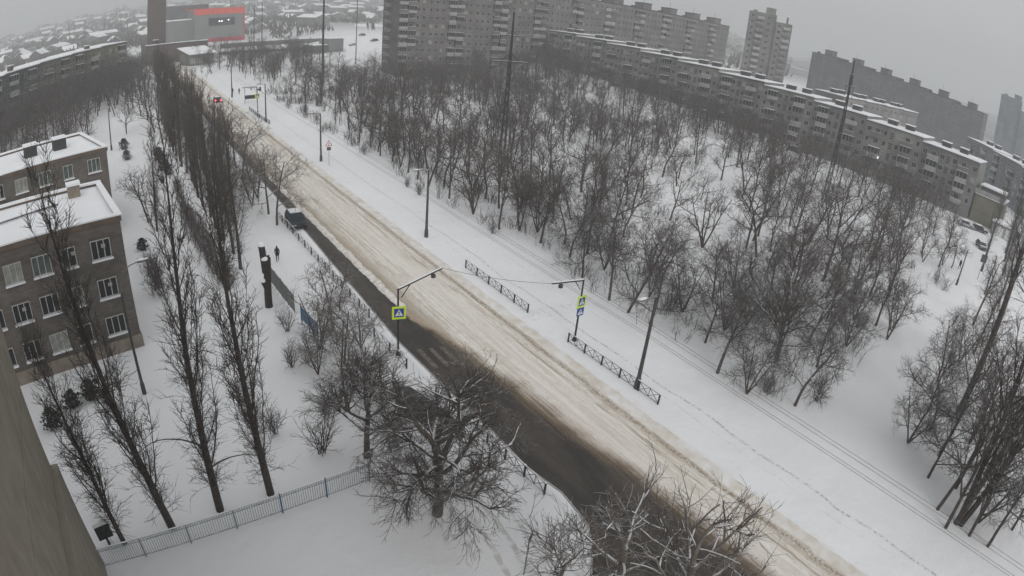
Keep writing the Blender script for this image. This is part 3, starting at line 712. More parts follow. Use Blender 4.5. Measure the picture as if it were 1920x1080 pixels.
use_shrub(0, 9.2, 29.9, 1.25, 'round bare shrub on the snow between the fence and the tree line')
use_shrub(0, 6.9, 33.2, .95, 'bare shrub behind the rightmost near poplar')
use_shrub(1, 10.9, 33.5, 1.1, 'small bare shrub above the round shrub near the tree line')
use_shrub(0, 10.6, 40.5, .9, 'bare shrub between the right poplar and the school fence')
use_shrub(0, 12.0, 46.0, .9, 'bare shrub at the foot of the pollarded trunk')
use_shrub(1, 41.1, 75.4, 1.3, 'small shrub on the verge left of the middle street lamp')
use_shrub(1, 41.2, 79.5, 1.2, 'thin shrub beside the thicket behind the middle street lamp')
use_shrub(1, 42.6, 58.0, 1.4, 'tufted shrub at the foot of the wood edge tree above the near railing')
use_shrub(1, 42.8, 100.0, 1.2, 'low shrub under the trees opposite the triangular sign')
use_shrub(1, 41.8, 120.0, 1.2, 'lone low shrub on the verge beyond the triangular sign')
use_shrub(0, 70.6, 15.8, 1.2, 'bushy shrub at the foot of the paired trees on the white clearing')
use_shrub(1, 96, 56, 1.3, 'dark tuft alone in the clearing above the wood')
use_shrub(1, 44.2, 18.0, 1.6, 'shrub under the arching tree at the wood tip')
use_shrub(0, 47.5, 14.6, 1.3, 'thick shrub at the lowest tip of the wood')
# tall trees at the right edge
tb, cb = MB(), MB(); rw = random.Random(9)
spec = [dict(k=8, n=12, t0=.12, seg=.9, wob=.035, up=.02, tip=.35, trunk=1, fall=.3, ref=18),
        dict(k=5, L=5.5, r=.10, ang=38, n=8, t0=.15, seg=.5, wob=.12, up=.04, tip=.3, trunk=1, fall=.4, ref=5.5),
        dict(k=4, L=2.4, r=.04, ang=38, n=6, t0=.1, seg=.45, wob=.15, up=-.01, tip=.4, ref=2.4),
        dict(k=3, L=1.3, r=.020, ang=38, n=4, t0=.05, seg=.4, wob=.17, up=-.04, tip=.5, ref=1.3),
        dict(k=3, L=.6, r=.014, ang=36, n=0, seg=.3, wob=.2, up=-.05, tip=.5)]
for a, tl in ((0, 9), (2.1, 6), (4.2, 12)):
    grow(tb, cb, Vector((.25 * math.cos(a), .25 * math.sin(a), 0)), off(Vector((0, 0, 1)), R(tl * .8), a), 17, .30, 0, spec, rw)
for i_, (x_, y_, h_) in enumerate(((-1.2, 1.2, 15), (1.6, -1.0, 13), (.6, 2.2, 14), (-1.0, -1.2, 11))):
    grow(tb, cb, Vector((x_, y_, 0)), off(Vector((0, 0, 1)), R(7), i_ * 1.7 + 1), h_, .17, 0, spec, rw)
finish_tree('willow_tree', tb, cb, M['bark'], M['twig_mid'], 43.4, -2.3, .3, 'large many trunked tree filling the bottom right edge', cat='tree')
tb, cb = wood_tree(333, 10.5, 'spreading', 1.0); wt = finish_tree('bare_tree', tb, cb, M['bark'], M['twig'])
use_tree(wt, used, 43.0, -5.8, 0, 1.0, 'short thick tree in front of the many trunked tree, bottom right corner')
use_tree(wt, used, 47.5, -.5, 2.0, 1.1, 'spreading tree behind the many trunked tree at the right edge')
use_tree(wt, used, 50.5, 2.5, 4.0, 1.15, 'spreading tree left of the thick slanting trunk at the right edge')
use_tree(protoN['tall'], used, 56, .5, 1, 1.3, 'tall tree against the right picture edge below the thick slanting trunk')
use_tree(protoN['forked'], used, 66, 3.5, 1, 1.2, 'forked tree right of the thick slanting trunk')
use_tree(protoN['bushy'], used, 72, 6.5, 1, 1.1, 'bushy tree at the right edge below the white yard')
for i_, (x_, y_, f_, lab_) in enumerate([(46.5, 2.2, 'spreading', 'spreading tree on the left flank of the right edge thicket'), (49.5, 5.6, 'bushy', 'bushy tree at the upper left corner of the right edge thicket'), (45.0, -4.0, 'bushy', 'bushy tree in the middle of the right edge thicket'), (53.5, 4.6, 'crooked', 'crooked tree inside the right edge thicket'),
        (57, 6.0, 'spreading', 'spreading tree left of the thick slanting trunk foot'), (60.5, .4, 'bushy', 'bushy tree below the thick slanting trunk foot'), (64, 7.2, 'crooked', 'crooked tree above the thick slanting trunk foot'), (47.0, -7.5, 'spreading', 'lowest spreading tree of the right edge thicket'), (52, -2.5, 'forked', 'forked tree deep in the right edge thicket'), (56, -4, 'bushy', 'bushy tree cut by the edge in the right edge thicket'), (77, 5.5, 'forked', 'forked tree at the top of the right edge thicket')]):
    use_tree(protoN[f_], used, x_, y_, i_ * 1.9, 1.05, lab_, 'trees of the right edge thicket')
use_tree(protoN['slim'], used, 87, 8.0, 1, 1.2, 'slim tree at the right edge near the yard lamps')
tb, cb = MB(), MB(); rw = random.Random(19)
tpts, _ = limb(tb, Vector((0, 0, 0)), Vector((0, 0, 1)), 17.5, .36, rw, 1.5, 9, .01, 0, .75)
for i in range(10):
    q, dd, f = at_t(tpts, .72 + .028 * i); grow(tb, cb, q, off(dd, R(30), i * 2.4), 4, .08, 1, spec, rw)
finish_tree('poplar', tb, cb, M['poplar'], M['twig'], 60.7, 3.2, 0, 'thick bare slanting trunk rising past the right edge', cat='tree')
for i, (x, y, sc, lab) in enumerate([(131, 14.5, 1.35, 'dark narrow poplar beside the white garage doors'), (136, 10.5, 1.5, 'dark narrow poplar at the right edge above the yard'), (150, 8, 1.5, 'hazy poplar at the right edge in front of the far flats'), (123, 9, 1.2, 'narrow poplar right of the yard sign'), (104, 6.5, 1.1, 'narrow poplar at the right edge left of the wires')]):
    use_tree(pp[i % 4], used, x, y, i, sc * .8, lab, 'poplars at the white yard')
for i, (x, y, lab) in enumerate([(107, 19.5, 'leaning tree at the corner of the white yard'), (110.5, 17.8, 'arching tree beside the short yard lamp'), (124, 22, 'tree behind the short yard lamp'), (129, 27, 'tree between the yard and the flats end block')]):
    use_tree(protoN[['leaning', 'crooked', 'forked', 'spreading'][i]], used, x, y, i, .95, lab, 'trees around the white yard')
# trees behind the school and around the left flats
rnd = random.Random(77)
l2 = []
tries = 0
while len(l2) < 105 and tries < 9000:
    tries += 1
    y = rnd.uniform(98, 232); x = rnd.uniform(-52, 9.5)
    if y < 106 and x > -12: continue
    if -6 < x < 6.6 and y < 158: continue
    if x < -y * .36 + 6: continue
    # keep off the footprint of the left flats
    dx, dy = x + 45, y - 150; u = dx * .573 + dy * .82; v = -dx * .82 + dy * .573
    if -2 < v: continue
    if any(math.hypot(x - a, y - b) < 4.0 for a, b in l2): continue
    l2.append((x, y))
for k in range(34):
    u_ = 6 + k * 2.7; v_ = 5.5 + (k % 3) * 3.6 + rnd.uniform(-1, 1)
    l2.append((-50 + u_ * .573 + v_ * .82, 144 + u_ * .82 - v_ * .573))
items = {}
for i, (x, y) in enumerate(l2):
    z_ = ('beside the far school lamp' if (x > -14 and y < 150) else ('at the head of the school path' if x > -8 and y < 185 else ('in front of the left flats' if y > 165 else 'behind the far school block')))
    items.setdefault((z_, forms[i % 8]), []).append((x, y))
for (z_, f), l in items.items():
    l.sort(key=lambda a: math.hypot(*a))
    for j, (x, y) in enumerate(l):
        pre = '' if len(l) == 1 else ('nearest ' if j == 0 else ('farthest ' if j == len(l) - 1 else ORD[min(j, 8)]))
        use_tree(protoF[f], used, x, y, rnd.uniform(0, 6.28), rnd.uniform(.95, 1.3), pre + fdesc[f] + ' ' + z_, 'bare trees behind the school')
for i, (x, y) in enumerate([(-10, 66.5), (-13.6, 68.5), (-17, 66), (-7.4, 97), (-12, 93), (-16.5, 92), (-21, 88), (-26, 92)]):
    use_tree(protoN[forms[(i * 3) % 8]], used, x, y, i, 1.0 if i < 3 else 1.15, (fdesc[forms[(i * 3) % 8]] + [' between the two school blocks', ' rising over the far school roof'][i > 2]), 'bare trees around the far school block')
# trees beyond the road end and around the parking place
l3 = []
for k in range(56):
    x = rnd.uniform(46, 92); y = rnd.uniform(112, 250)
    if x < 46 + (y - 112) * .02: continue
    if any(math.hypot(x - a, y - b) < 5.2 for a, b in l3): continue
    if any(math.hypot(x - a, y - b) < 4 for a, b, _ in pts): continue
    l3.append((x, y))
for k in range(34):
    x = rnd.uniform(14, 62); y = rnd.uniform(225, 300)
    if 20 < x < 34 and y < 250: continue
    l3.append((x, y))
items = {}
for i, (x, y) in enumerate(l3):
    z_ = 'beyond the far crossing beside the masts' if x > 45 and y < 200 else ('near the parking place behind the masts' if x > 45 else 'where the road disappears')
    items.setdefault((z_, forms[(i * 5) % 8]), []).append((x, y))
for (z_, f), l in items.items():
    l.sort(key=lambda a: math.hypot(*a))
    for j, (x, y) in enumerate(l):
        pre = '' if len(l) == 1 else ('nearest ' if j == 0 else ('farthest ' if j == len(l) - 1 else ORD[min(j, 8)]))
        use_tree(protoF[f], used, x, y, rnd.uniform(0, 6.28), rnd.uniform(.7, .98), pre + fdesc[f] + ' ' + z_, 'bare trees beyond the road')
# hedges and evergreens in the school grounds
def hedge(x0, y0, x1, y1, n, h, lab, wd=.5, seed=1):
    rnd = random.Random(seed); tb, cb = MB(), MB(); e = empty('bare_hedge', (x0, y0, gz(x0, y0)), 0, lab, 'hedge')
    for i in range(n):
        t = (i + rnd.random()) / n; b = Vector(((x1 - x0) * t + rnd.gauss(0, wd * .45), (y1 - y0) * t, 0)); b.z = gz(x0 + b.x, y0 + b.y) - gz(x0, y0)
        p, _ = limb(tb, b, off(Vector((0, 0, 1)), R(rnd.uniform(3, 32)), rnd.uniform(0, 6.28)), h * rnd.uniform(.7, 1.1), .02, rnd, .4, 3, .14, .05, .5)
        for j in range(9):
            q, d, _ = at_t(p, rnd.uniform(.1, 1)); c, _ = limb(cb, q, off(d, R(42), rnd.uniform(0, 6.28)), rnd.uniform(.25, .7), .014, rnd, .3, 3, .2, .03, .5)
            for k in range(2):
                q, d, _ = at_t(c, rnd.random()); limb(cb, q, off(d, R(45), rnd.uniform(0, 6.28)), rnd.uniform(.15, .35), .011, rnd, .3, 3, .2, 0, .6)
    tag(tb.build('stems', M['bark'], e), kind='stuff'); tag(cb.build('twigs', M['twig_brown'], e), kind='stuff')
hedge(8.2, 79, 8.9, 56, 300, 1.9, 'long brown bare hedge running between the poplars and the path', 1.3, 4)
hedge(8.6, 96, 8.2, 79, 90, 1.2, 'thin far end of the bare hedge beside the poplars', .8, 5)
hedge(2.0, 66, 2.3, 57, 110, 1.9, 'short brown bare hedge between the school and the poplars', 1.0, 6)
eg = []
for s_, h, ww in ((1, 2.3, .95), (2, 3.0, 1.2)):
    tb, cb = evergreen(s_, h, ww); eg.append(finish_tree('evergreen_bush', tb, cb, M['bark'], M['evergreen'], names=('stem', 'foliage')))
for i, (k, x, y, sc, lab) in enumerate([(0, -7.1, 42.4, .62, 'rounded evergreen bush in front of the school, left of its neighbour'), (0, -5.5, 43.0, .68, 'upright evergreen bush in front of the school, right of its neighbour'), (0, -8.9, 40.4, .7, 'evergreen bush close to the beige wall under the school'),
        (1, 1.8, 115.6, .6, 'tall evergreen bush beside the far school path'), (1, 1.6, 124.5, .7, 'dark round evergreen bush just beyond the tall one'), (0, 1.6, 70.8, .6, 'small evergreen at the corner of the near school block'),
        (1, 7.6, 112, .75, 'largest evergreen at the start of the hedge line'), (1, 7.9, 109, .7, 'evergreen joined to the largest one in the hedge line'), (1, 8.0, 104, .65, 'evergreen in the hedge line after the gap'), (1, 8.2, 101.2, .6, 'last evergreen in the hedge line before the bare hedge')]):
    o = use_tree(eg[k], used, x, y, i, sc, lab, 'evergreen bushes in the school grounds'); o['category'] = 'bush'
# pollarded trunk with snow on its cuts
rnd = random.Random(3); mb = MB()
tp, tr = limb(mb, Vector((0, 0, 0)), Vector((0, 0, 1)), 5.0, .38, rnd, .6, 10, .03, 0, .85)
limb(mb, Vector((0, 0, 2.6)), Vector((.12, .1, 1)), 2.7, .28, rnd, .6, 8, .03, 0, .95); limb(mb, Vector((0, 0, 3.6)), Vector((-.04, .1, 1)), 2.7, .34, rnd, .6, 8, .03, 0, .9)
limb(mb, Vector((0, 0, 1.8)), Vector((-.35, -.2, 1)), 1.2, .24, rnd, .5, 8, .03, 0, .9)
st = empty('pollarded_trunk', (11.8, 51.1, gz(0, 51) - .05), 0, 'thick dark trunk cut off bare with snow on its cuts beside the school fence', 'tree stump')
mb.build('trunk', M['bark_dark'], st)
for x, y, z, r in ((-.1, .27, 6.3, .36), (.32, .27, 5.3, .29), (-.4, -.23, 2.95, .25), (0, 0, 5.0, .34)):
    mb = MB(); mb.tube([Vector((x, y, z - .1)), Vector((x, y, z + .1)), Vector((x, y, z + .22))], [r, r * .9, r * .35], 9); mb.build('snow_cap', M['snow'], st)
# scrub of the wood: saplings and weeds nobody could count
rnd = random.Random(99); mb = MB()
for i in range(950):
    x = 43 + 100 * rnd.random() ** 1.25; y = rnd.uniform(15, 175)
    if x > 100 and y < 27: continue
    if any(math.hypot(x - a, y - b) < r * .8 for a, b, r in clear): continue
    if x < 47 and y < 30 and rnd.random() < .5: continue
    big = rnd.random() < .3
    for j in range(rnd.randint(5, 11)):
        p, _ = limb(mb, Vector((x + rnd.gauss(0, .5), y + rnd.gauss(0, .5), gz(x, y))), off(Vector((0, 0, 1)), R(rnd.uniform(0, 30)), rnd.uniform(0, 6.28)), rnd.uniform(.8, 2.0) * (2.0 if big else 1), .021 + .00012 * y, rnd, 1.2, 3, .15, .05, .5)
        for k in range(4):
            q, d, _ = at_t(p, rnd.uniform(.15, 1)); limb(mb, q, off(d, R(40), rnd.uniform(0, 6.28)), rnd.uniform(.4, 1.0) * (1.4 if big else 1), .012 + .0001 * y, rnd, .9, 3, .2, .03, .5)
tag(mb.build('undergrowth', M['twig_scrub']), kind='stuff')
# ------------------------------------------------------------------ buildings
def window_mesh(w_, h, panes, glass, sill=True, depth=.10, transom=.0, fr=.07):
    """window lying in the plane y=0, outward -y: frame bars proud of a recessed pane"""
    mb = MB()
    mb.box(0, .02, 0, w_, depth, h, 1)                                        # pane block
    mb.box(0, -.03, 0, fr, .02, h, 0); mb.box(w_ - fr, -.03, 0, w_, .02, h, 0)
    mb.box(fr, -.03, 0, w_ - fr, .02, fr, 0); mb.box(fr, -.03, h - fr, w_ - fr, .02, h, 0)
    for i in range(1, panes):
        x = w_ * i / panes; mb.box(x - fr * .5, -.03, fr, x + fr * .5, .02, h - fr, 0)
    if transom: mb.box(fr, -.025, h * transom - fr / 2, w_ - fr, .018, h * transom + fr / 2, 0)
    if sill: mb.box(-.08, -.26, -.14, w_ + .08, -.032, -.02, 2)
    return mb.mesh('window', [M['frame'], glass, M['snow']])
def balcony_mesh(w_, d, h=1.05, glazed=True, c='balcony', ph=2.6):
    mb = MB()
    mb.box(0, -d, -.12, w_, -.004, 0, 1)                                       # slab
    mb.box(0, -d, 0, w_, -d + .06, h, 0); mb.box(0, -d + .06, 0, .06, -.004, h, 0); mb.box(w_ - .06, -d + .06, 0, w_, -.004, h, 0)
    if glazed:
        mb.box(.03, -d + .08, h, w_ - .03, -.006, ph - .16, 2)
        n = max(2, int(w_ / .8))
        for i in range(n + 1):
            x = .0 + (w_ - .07) * i / n; mb.box(x, -d + .01, h, x + .07, -d + .075, ph - .16, 3)
        mb.box(-.05, -d - .08, ph - .14, w_ + .05, -.004, ph - .06, 4)
    else: mb.box(-.02, -d - .04, h + .004, w_ + .02, -d + .08, h + .07, 4)
    return mb.mesh('balcony', [M[c], M['kerb'], M['glass'], M['frame_dim'], M['snow']])
def block(name, label, cat, P0, P1, z0, ztop, depth, wall, group=None, steps=None):
    """facade from P0 to P1 (seen side on the right when walking), local x along it, local y into the block.
    steps: roof heights at both ends, in n sections"""
    dx, dy = P1[0] - P0[0], P1[1] - P0[1]; L = math.hypot(dx, dy)
    e = empty(name, (P0[0], P0[1], z0), math.atan2(dy, dx), label, cat, group)
    return e, L
WM = {}
def wm(key, *a, **k):
    if key not in WM: WM[key] = window_mesh(*a, **k)
    return WM[key]
def bm(key, *a, **k):
    if key not in WM: WM[key] = balcony_mesh(*a, **k)
    return WM[key]

def wmf(nar, g_):
    key = ('f', nar, g_.name)
    if key not in WM:
        WM[key] = window_mesh(.95 if nar else 1.35, 1.3, 1 + (not nar), g_, False, .1, 0, .07); WM[key].materials[0] = M['frame_dim']
    return WM[key]
# --- near school block, three floors of brick
def school(name, label, corner, ang, L, depth, z0, H, first, pitch, cols, rooms=(), seed=1, skip=()):
    ca, sa = math.cos(ang), math.sin(ang)
    P0 = (corner[0] - ca * L, corner[1] - sa * L)
    e = empty(name, (P0[0], P0[1], z0), ang, label, 'school')
    mb = MB(); mb.box(0, 0, 1.25, L, depth, H - .35, 0); mb.build('wall', M['school_wall'], e)
    mb = MB(); mb.box(-.05, -.10, -1.0, L + .10, depth + .1, 1.22, 0); mb.build('plinth', M['plinth'], e)
    mb = MB()
    mb.box(-.05, -.12, H - .349, L + .12, .22, H + .12, 0); mb.box(-.05, depth - .22, H - .349, L + .12, depth + .12, H + .12, 0)
    mb.box(L - .22, .221, H - .349, L + .12, depth - .221, H + .12, 0)
    mb.build('parapet', M['school_brick'], e)
    mb = MB()
    mb.box(-.05, -.2, H + .121, L + .2, .30, H + .24, 0); mb.box(-.05, depth - .35, H + .121, L + .2, depth + .2, H + .30, 0); mb.box(L - .36, .301, H + .121, L + .2, depth - .351, H + .25, 0)
    mb.build('parapet_snow', M['snow_roof'], e)
    mb = MB(); mb.box(0, .221, H - .34, L - .221, depth - .221, H - .12, 0); mb.build('roof_snow', M['snow_roof'], e)
    rnd = random.Random(seed)
    for fl, z in enumerate((1.9, 5.3, 8.65)):
        mb = MB()
        for c in range(cols):
            u = first + pitch * c
            x0 = L - u - 1.72
            if x0 < .3: continue
            if (fl, c) in skip: continue
            g_ = rnd.choice((M['curtain'], M['glass'], M['glass'], M['glass'], M['glass_green']))
            narrow = c % 4 == 1
            me = wm(('s', narrow, g_.name), 1.7 if not narrow else 1.3, 1.62, 3 if not narrow else 2, g_, True, .2, .0, .075)
            o = link('window', me, e, (x0, -.03, z))
            lb = MB(); lb.box(-.05, -.02, 1.72, 1.75, .02, 1.86, 0)
            WM.setdefault('lintel', lb.mesh('lintel', [M['joint']])); link('lintel', WM['lintel'], o, (0, -.02, 0))
            if rnd.random() < .25:
                WM.setdefault('card', None)
                cb_ = MB(); cb_.box(.9, -.012, .9, 1.25, .018, 1.2, 0); link('notice', cb_.mesh('notice', [M['frame']]), o, (0, -.004, 0))
    return e
SA = math.atan2(1.1, 12.1)
s1 = school('school_block', 'near three storey brick school block with snowy flat roof and white windows', (-0.4, 49.1), SA + .06, 24, 11.6, 1.0, 11.75, 1.1, 2.62, 8, seed=4)
# things on its roof
def snowy_box(x0, y0, z0, w_, d, h, parent=None, name='vent', m='plinth', loc=(0, 0, 0), rz=0):
    mb = MB(); mb.box(-w_ / 2, -d / 2, 0, w_ / 2, d / 2, h, 0); mb.box(-w_ / 2 - .1, -d / 2 - .1, h, w_ / 2 + .1, d / 2 + .1, h + .22, 1)
    return mb.build(name, [M[m], M['snow']], parent, (x0, y0, z0), rz)
snowy_box(21.2, 9.4, 11.45, 1.2, 1.0, 1.3, s1, 'roof_vent'); snowy_box(9, 9.0, 11.5, 1.0, 1.0, .9, s1, 'roof_vent')
mb = MB(); mb.tube([Vector((1, 4.6, 11.78)), Vector((19.4, 7.6, 11.78))], .09, 6, 0)
for i in range(6): mb.bar((2 + i * 3.3, 4.76 + i * .54, 11.4), (2 + i * 3.3, 4.76 + i * .54, 12.25 if i % 2 else 11.8), .05, 5)
mb.build('roof_pipe', M['steel'], s1)
s2 = school('school_block', 'far brick school block with snowy roof, behind the near one', (-1.25, 77.6), math.radians(16.5), 34, 13.5, 1.5, 11.2, 1.0, 3.3, 9, seed=8)
for x, y in ((29.2, 7.0), (25.0, 7.4)):
    snowy_box(x, y, 11.0, 1.8, 1.5, 1.5, s2, 'roof_vent', 'roof_felt')
# --- beige wall of the camera's own building: facade runs away on the left
own = empty('beige_building', (-6.75, 25.9, 0), 0, 'beige plastered building wall filling the bottom left corner', 'building')
mb = MB()
def prism_wall(mb, pts, z0, z1, m=0): mb.prism(pts, z0, z1, m)
dirx = -.052                                     # the wall leans slightly towards the left as it recedes
def wx(y): return 1.45 + dirx * (y + 25.9) * 0 + (-y) * .052
prism_wall(mb, [(wx(-44) - 1.35, -44), (wx(0) - 1.45, 0), (-14, 0), (-14, -44)], 8.3, 13.1, 0)
mb.build('wall', M['plaster'], own)
mb = MB(); prism_wall(mb, [(wx(-44) - 1.35, -44), (wx(0) - 1.45, 0), (-14, 0), (-14, -44)], 13.16, 31, 0); mb.build('wall', M['plaster'], own)
mb = MB(); prism_wall(mb, [(wx(-44) - 1.0, -44), (wx(0) - 1.12, .35), (-14, .35), (-14, -44)], -1, 8.24, 0); mb.build('wall', M['plaster'], own)
mb = MB(); prism_wall(mb, [(wx(-44) - 1.39, -44), (wx(0) - 1.49, -.04), (-14, -.04), (-14, -44)], 8.1, 31, 0); mb.build('panel_joint', M['joint'], own)
for k in range(7):
    mb = MB(); y = -3.2 - k * 3.3
    mb.box(wx(y) - 1.42, y - .03, 13.17, wx(y) - 1.345 - .06 , y + .03, 30.9, 0)
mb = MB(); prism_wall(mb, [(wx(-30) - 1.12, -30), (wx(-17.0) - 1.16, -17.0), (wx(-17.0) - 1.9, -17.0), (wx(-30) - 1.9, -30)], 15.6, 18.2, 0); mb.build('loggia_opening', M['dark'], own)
mb = MB(); prism_wall(mb, [(wx(-30) - 1.02, -30), (wx(-16.9) - 1.10, -16.9), (wx(-16.9) - 1.9, -16.9), (wx(-30) - 1.9, -30)], 15.35, 15.58, 0); mb.build('ledge', M['plaster'], own)

# --- generic flats
def flats(name, label, P0, P1, zb, zt0, zt1, depth, floors, sect, wallm, cat='flats', fh=2.8, balk='balcony', stair=True, windows=True, lift=False, roofbox=True, seed=1, vis=(0, 99), maxwin=300, endwin=False, snow_line=True, cols=None):
    dx, dy = P1[0] - P0[0], P1[1] - P0[1]; L = math.hypot(dx, dy); rnd = random.Random(seed)
    e = empty(name, (P0[0], P0[1], zb), math.atan2(dy, dx), label, cat)
    S = L / sect; nwin = 0; extra = MB()
    for s_ in range(sect):
        t = (s_ + .5) / sect; zt = zt0 + (zt1 - zt0) * t - zb; x0 = s_ * S; x1 = x0 + S
        mb = MB(); mb.box(x0 + .003, 0, -3, x1 - .003, depth, zt, 0)
        mb.build('section_wall', [wallm[s_ % len(wallm)]], e)
        if snow_line:
            mb = MB(); mb.box(x0, -.35, zt + .003, x1, depth + .3, zt + .16, 1); mb.box(x0, -.25, zt + .161, x1, depth + .2, zt + .42, 0)
            mb.build('roof', [M['snow_roof'], M['roof_felt']], e)
        else:
            mb = MB(); mb.box(x0, -.1, zt + .003, x1, depth + .1, zt + .5, 0); mb.build('roof', [M['roof_felt']], e)
        if lift:
            mb = MB(); mb.box(x0 + S * .40, 2, zt + .51, x0 + S * .68, 8, zt + 3.2, 0); mb.box(x0 + S * .39, 1.8, zt + 3.201, x0 + S * .69, 8.2, zt + 3.5, 1); mb.build('lift_room', [wallm[s_ % len(wallm)], M['roof_felt']], e)
            mb = MB(); mb.box(x0 + S * .1, 3, zt + .51, x0 + S * .16, 5, zt + 1.4, 0); mb.build('roof_vent', M['roof_felt'], e)
            mb = MB(); mb.bar((x0 + S * .5, 4, zt + 3.5), (x0 + S * .5, 4, zt + 6.2), .06, 4, 0); mb.build('antenna', M['roof_felt'], e)
        elif roofbox:
            for q, (fx, w_) in enumerate(((.30, 2.6), (.62, 2.4))):
                snowy_box(x0 + S * fx, depth * .62, zt + .43, w_, 2.0, 1.25, e, 'roof_box', 'roof_felt')
        if not windows: continue
        # one section: window, balcony pair, window, stair slits, window, balcony, window
        ztop = zt - .45
        fcol = cols or [(.03, 'w'), (.13, 'b'), (.33, 'w'), (.445, 's'), (.55, 'w'), (.66, 'b'), (.90, 'w')]
        for f in range(floors):
            z = ztop - (f + 1) * fh + .75
            if z < vis[0]: continue
            for fx, kd in fcol:
                if kd == 'w':
                    g_ = M['curtain'] if rnd.random() < .1 else M['glass']
                    nar = rnd.random() < .4
                    if nwin < maxwin:
                        link('window', wmf(nar, g_), e, (x0 + S * fx, -.04, z)); nwin += 1
                    else: extra.box(x0 + S * fx, -.03, z, x0 + S * fx + 1.3, .02, z + 1.4, 0)
                elif kd == 'b' and balk:
                    r_ = rnd.random(); w_ = 3.1
                    if rnd.random() < .13: link('window', wmf(False, M['glass']), e, (x0 + S * fx + .8, -.04, z)); nwin += 1; continue
                    key = ('b', r_ < .62, r_ < .3 or r_ > .8)
                    link('balcony', bm(key, w_, 1.15, 1.0, key[1], 'balcony' if key[2] else 'balcony_dark', fh - .1), e, (x0 + S * fx, 0, z - .78))
                    if not key[1]: link('window', wmf(False, M['glass']), e, (x0 + S * fx + .8, -.04, z)); nwin += 1
                elif kd == 's' and stair:
                    key = 'slit'
                    if key not in WM:
                        m2 = MB()
                        for q in range(3):
                            m2.box(.0, -.03, q * .62, .95, .02, q * .62 + .38, 0)
                            m2.box(.30, -.05, q * .62, .36, -.031, q * .62 + .38, 1); m2.box(.62, -.05, q * .62, .68, -.031, q * .62 + .38, 1)
                        WM[key] = m2.mesh('stair_window', [M['dark'], M['panel_grey']])
                    link('stair_window', WM[key], e, (x0 + S * fx, -.02, z - .4))
    if extra.v: tag(extra.build('small_windows', M['faint_window'], e), kind='stuff')
    return e
W1 = [M['panel_light'], M['panel_grey']]
f5 = flats('apartment_block', 'long five storey flats with snowy stepped roof crossing the upper right', (163.5, 196), (163.5, 26.5), 3.5, 24.4, 14.6, 12, 5, 10, W1, seed=3, maxwin=290)
# lit window on it
mb = MB(); mb.box(0, -.06, 0, .9, -.045, .7, 0); mb.build('lit_window', M['window_lit'], f5, (140.3, -.02, 3.4))
mb = MB(); mb.box(0, -.06, 0, .9, -.045, .9, 0); mb.build('lit_window', M['window_lit'], f5, (62.0, -.02, 4.4))
# low block joined to its near end with snowy roof terraces, and the white garage beyond the yard
an = empty('annex', (163.8, 26.1, .4), -math.pi / 2, 'olive end annex with snowy terrace roof below the long five storey flats', 'building')
mb = MB(); mb.box(.1, 1.0, -2, 8.5, 13, 7.2, 0); mb.build('wall', M['panel_yellow'], an)
mb = MB(); mb.box(0, .6, 7.2, 8.8, 13.3, 7.45, 0); mb.build('roof_slab', M['snow_roof'], an)
mb = MB(); mb.box(0, .45, 7.46, 8.8, .6, 8.6, 0); mb.build('parapet', M['balcony'], an)
mb = MB(); mb.box(1.0, 3.0, 7.46, 8.2, 9, 9.4, 0); mb.box(.7, 2.6, 9.41, 8.5, 9.3, 9.75, 1); mb.build('roof_room', [M['panel_dark'], M['snow_roof']], an)
ga = empty('garage', (160.5, 18.6, gz(160, 18)), -math.pi / 2, 'low white garage building with snowy roof below the olive annex', 'garage')
mb = MB(); mb.box(0, 0, -1, 11, 6, 3.0, 0); mb.build('wall', M['balcony'], ga)
mb = MB(); mb.box(-.2, -.2, 3.01, 11.2, 6.2, 3.3, 0); mb.build('roof', M['snow_roof'], ga)
for i in range(3):
    mb = MB(); mb.box(.8 + i * 3.4, -.06, 0, 3.4 + i * 3.4, -.003, 2.4, 0); mb.build('garage_door', M['white_paint'], ga)
f5b = flats('apartment_block', 'second five storey flats with blue grey end wall at the right edge', (255, 49), (186, -9), 1, 16.2, 14.6, 12, 5, 4, [M['panel_blue']], seed=5, vis=(2, 99))
fm = flats('apartment_block', 'low flats whose snowy roofs show behind the long five storey roof', (205, 86), (275, 78), 2, 18.6, 17.6, 12, 2, 4, W1, seed=6, balk=None, stair=False, vis=(10, 99))
f9 = flats('apartment_block', 'tall ten storey flats with many balconies across the top centre', (97.8, 200), (300, 202), 4, 39.4, 38.2, 13, 11, 10, [M['panel_warm']], seed=7, lift=True, snow_line=False, maxwin=290, fh=2.95, cols=[(.005, 'b'), (.17, 'b'), (.35, 'w'), (.47, 'w'), (.62, 'w'), (.74, 'w'), (.87, 'w')])
for f in range(9): link('balcony', bm(('b', False, False), 3.1, 1.15, 1.0, False, 'balcony', 2.7), f9, (-.003, 9.5, 4 + f * 3.0), -math.pi / 2)
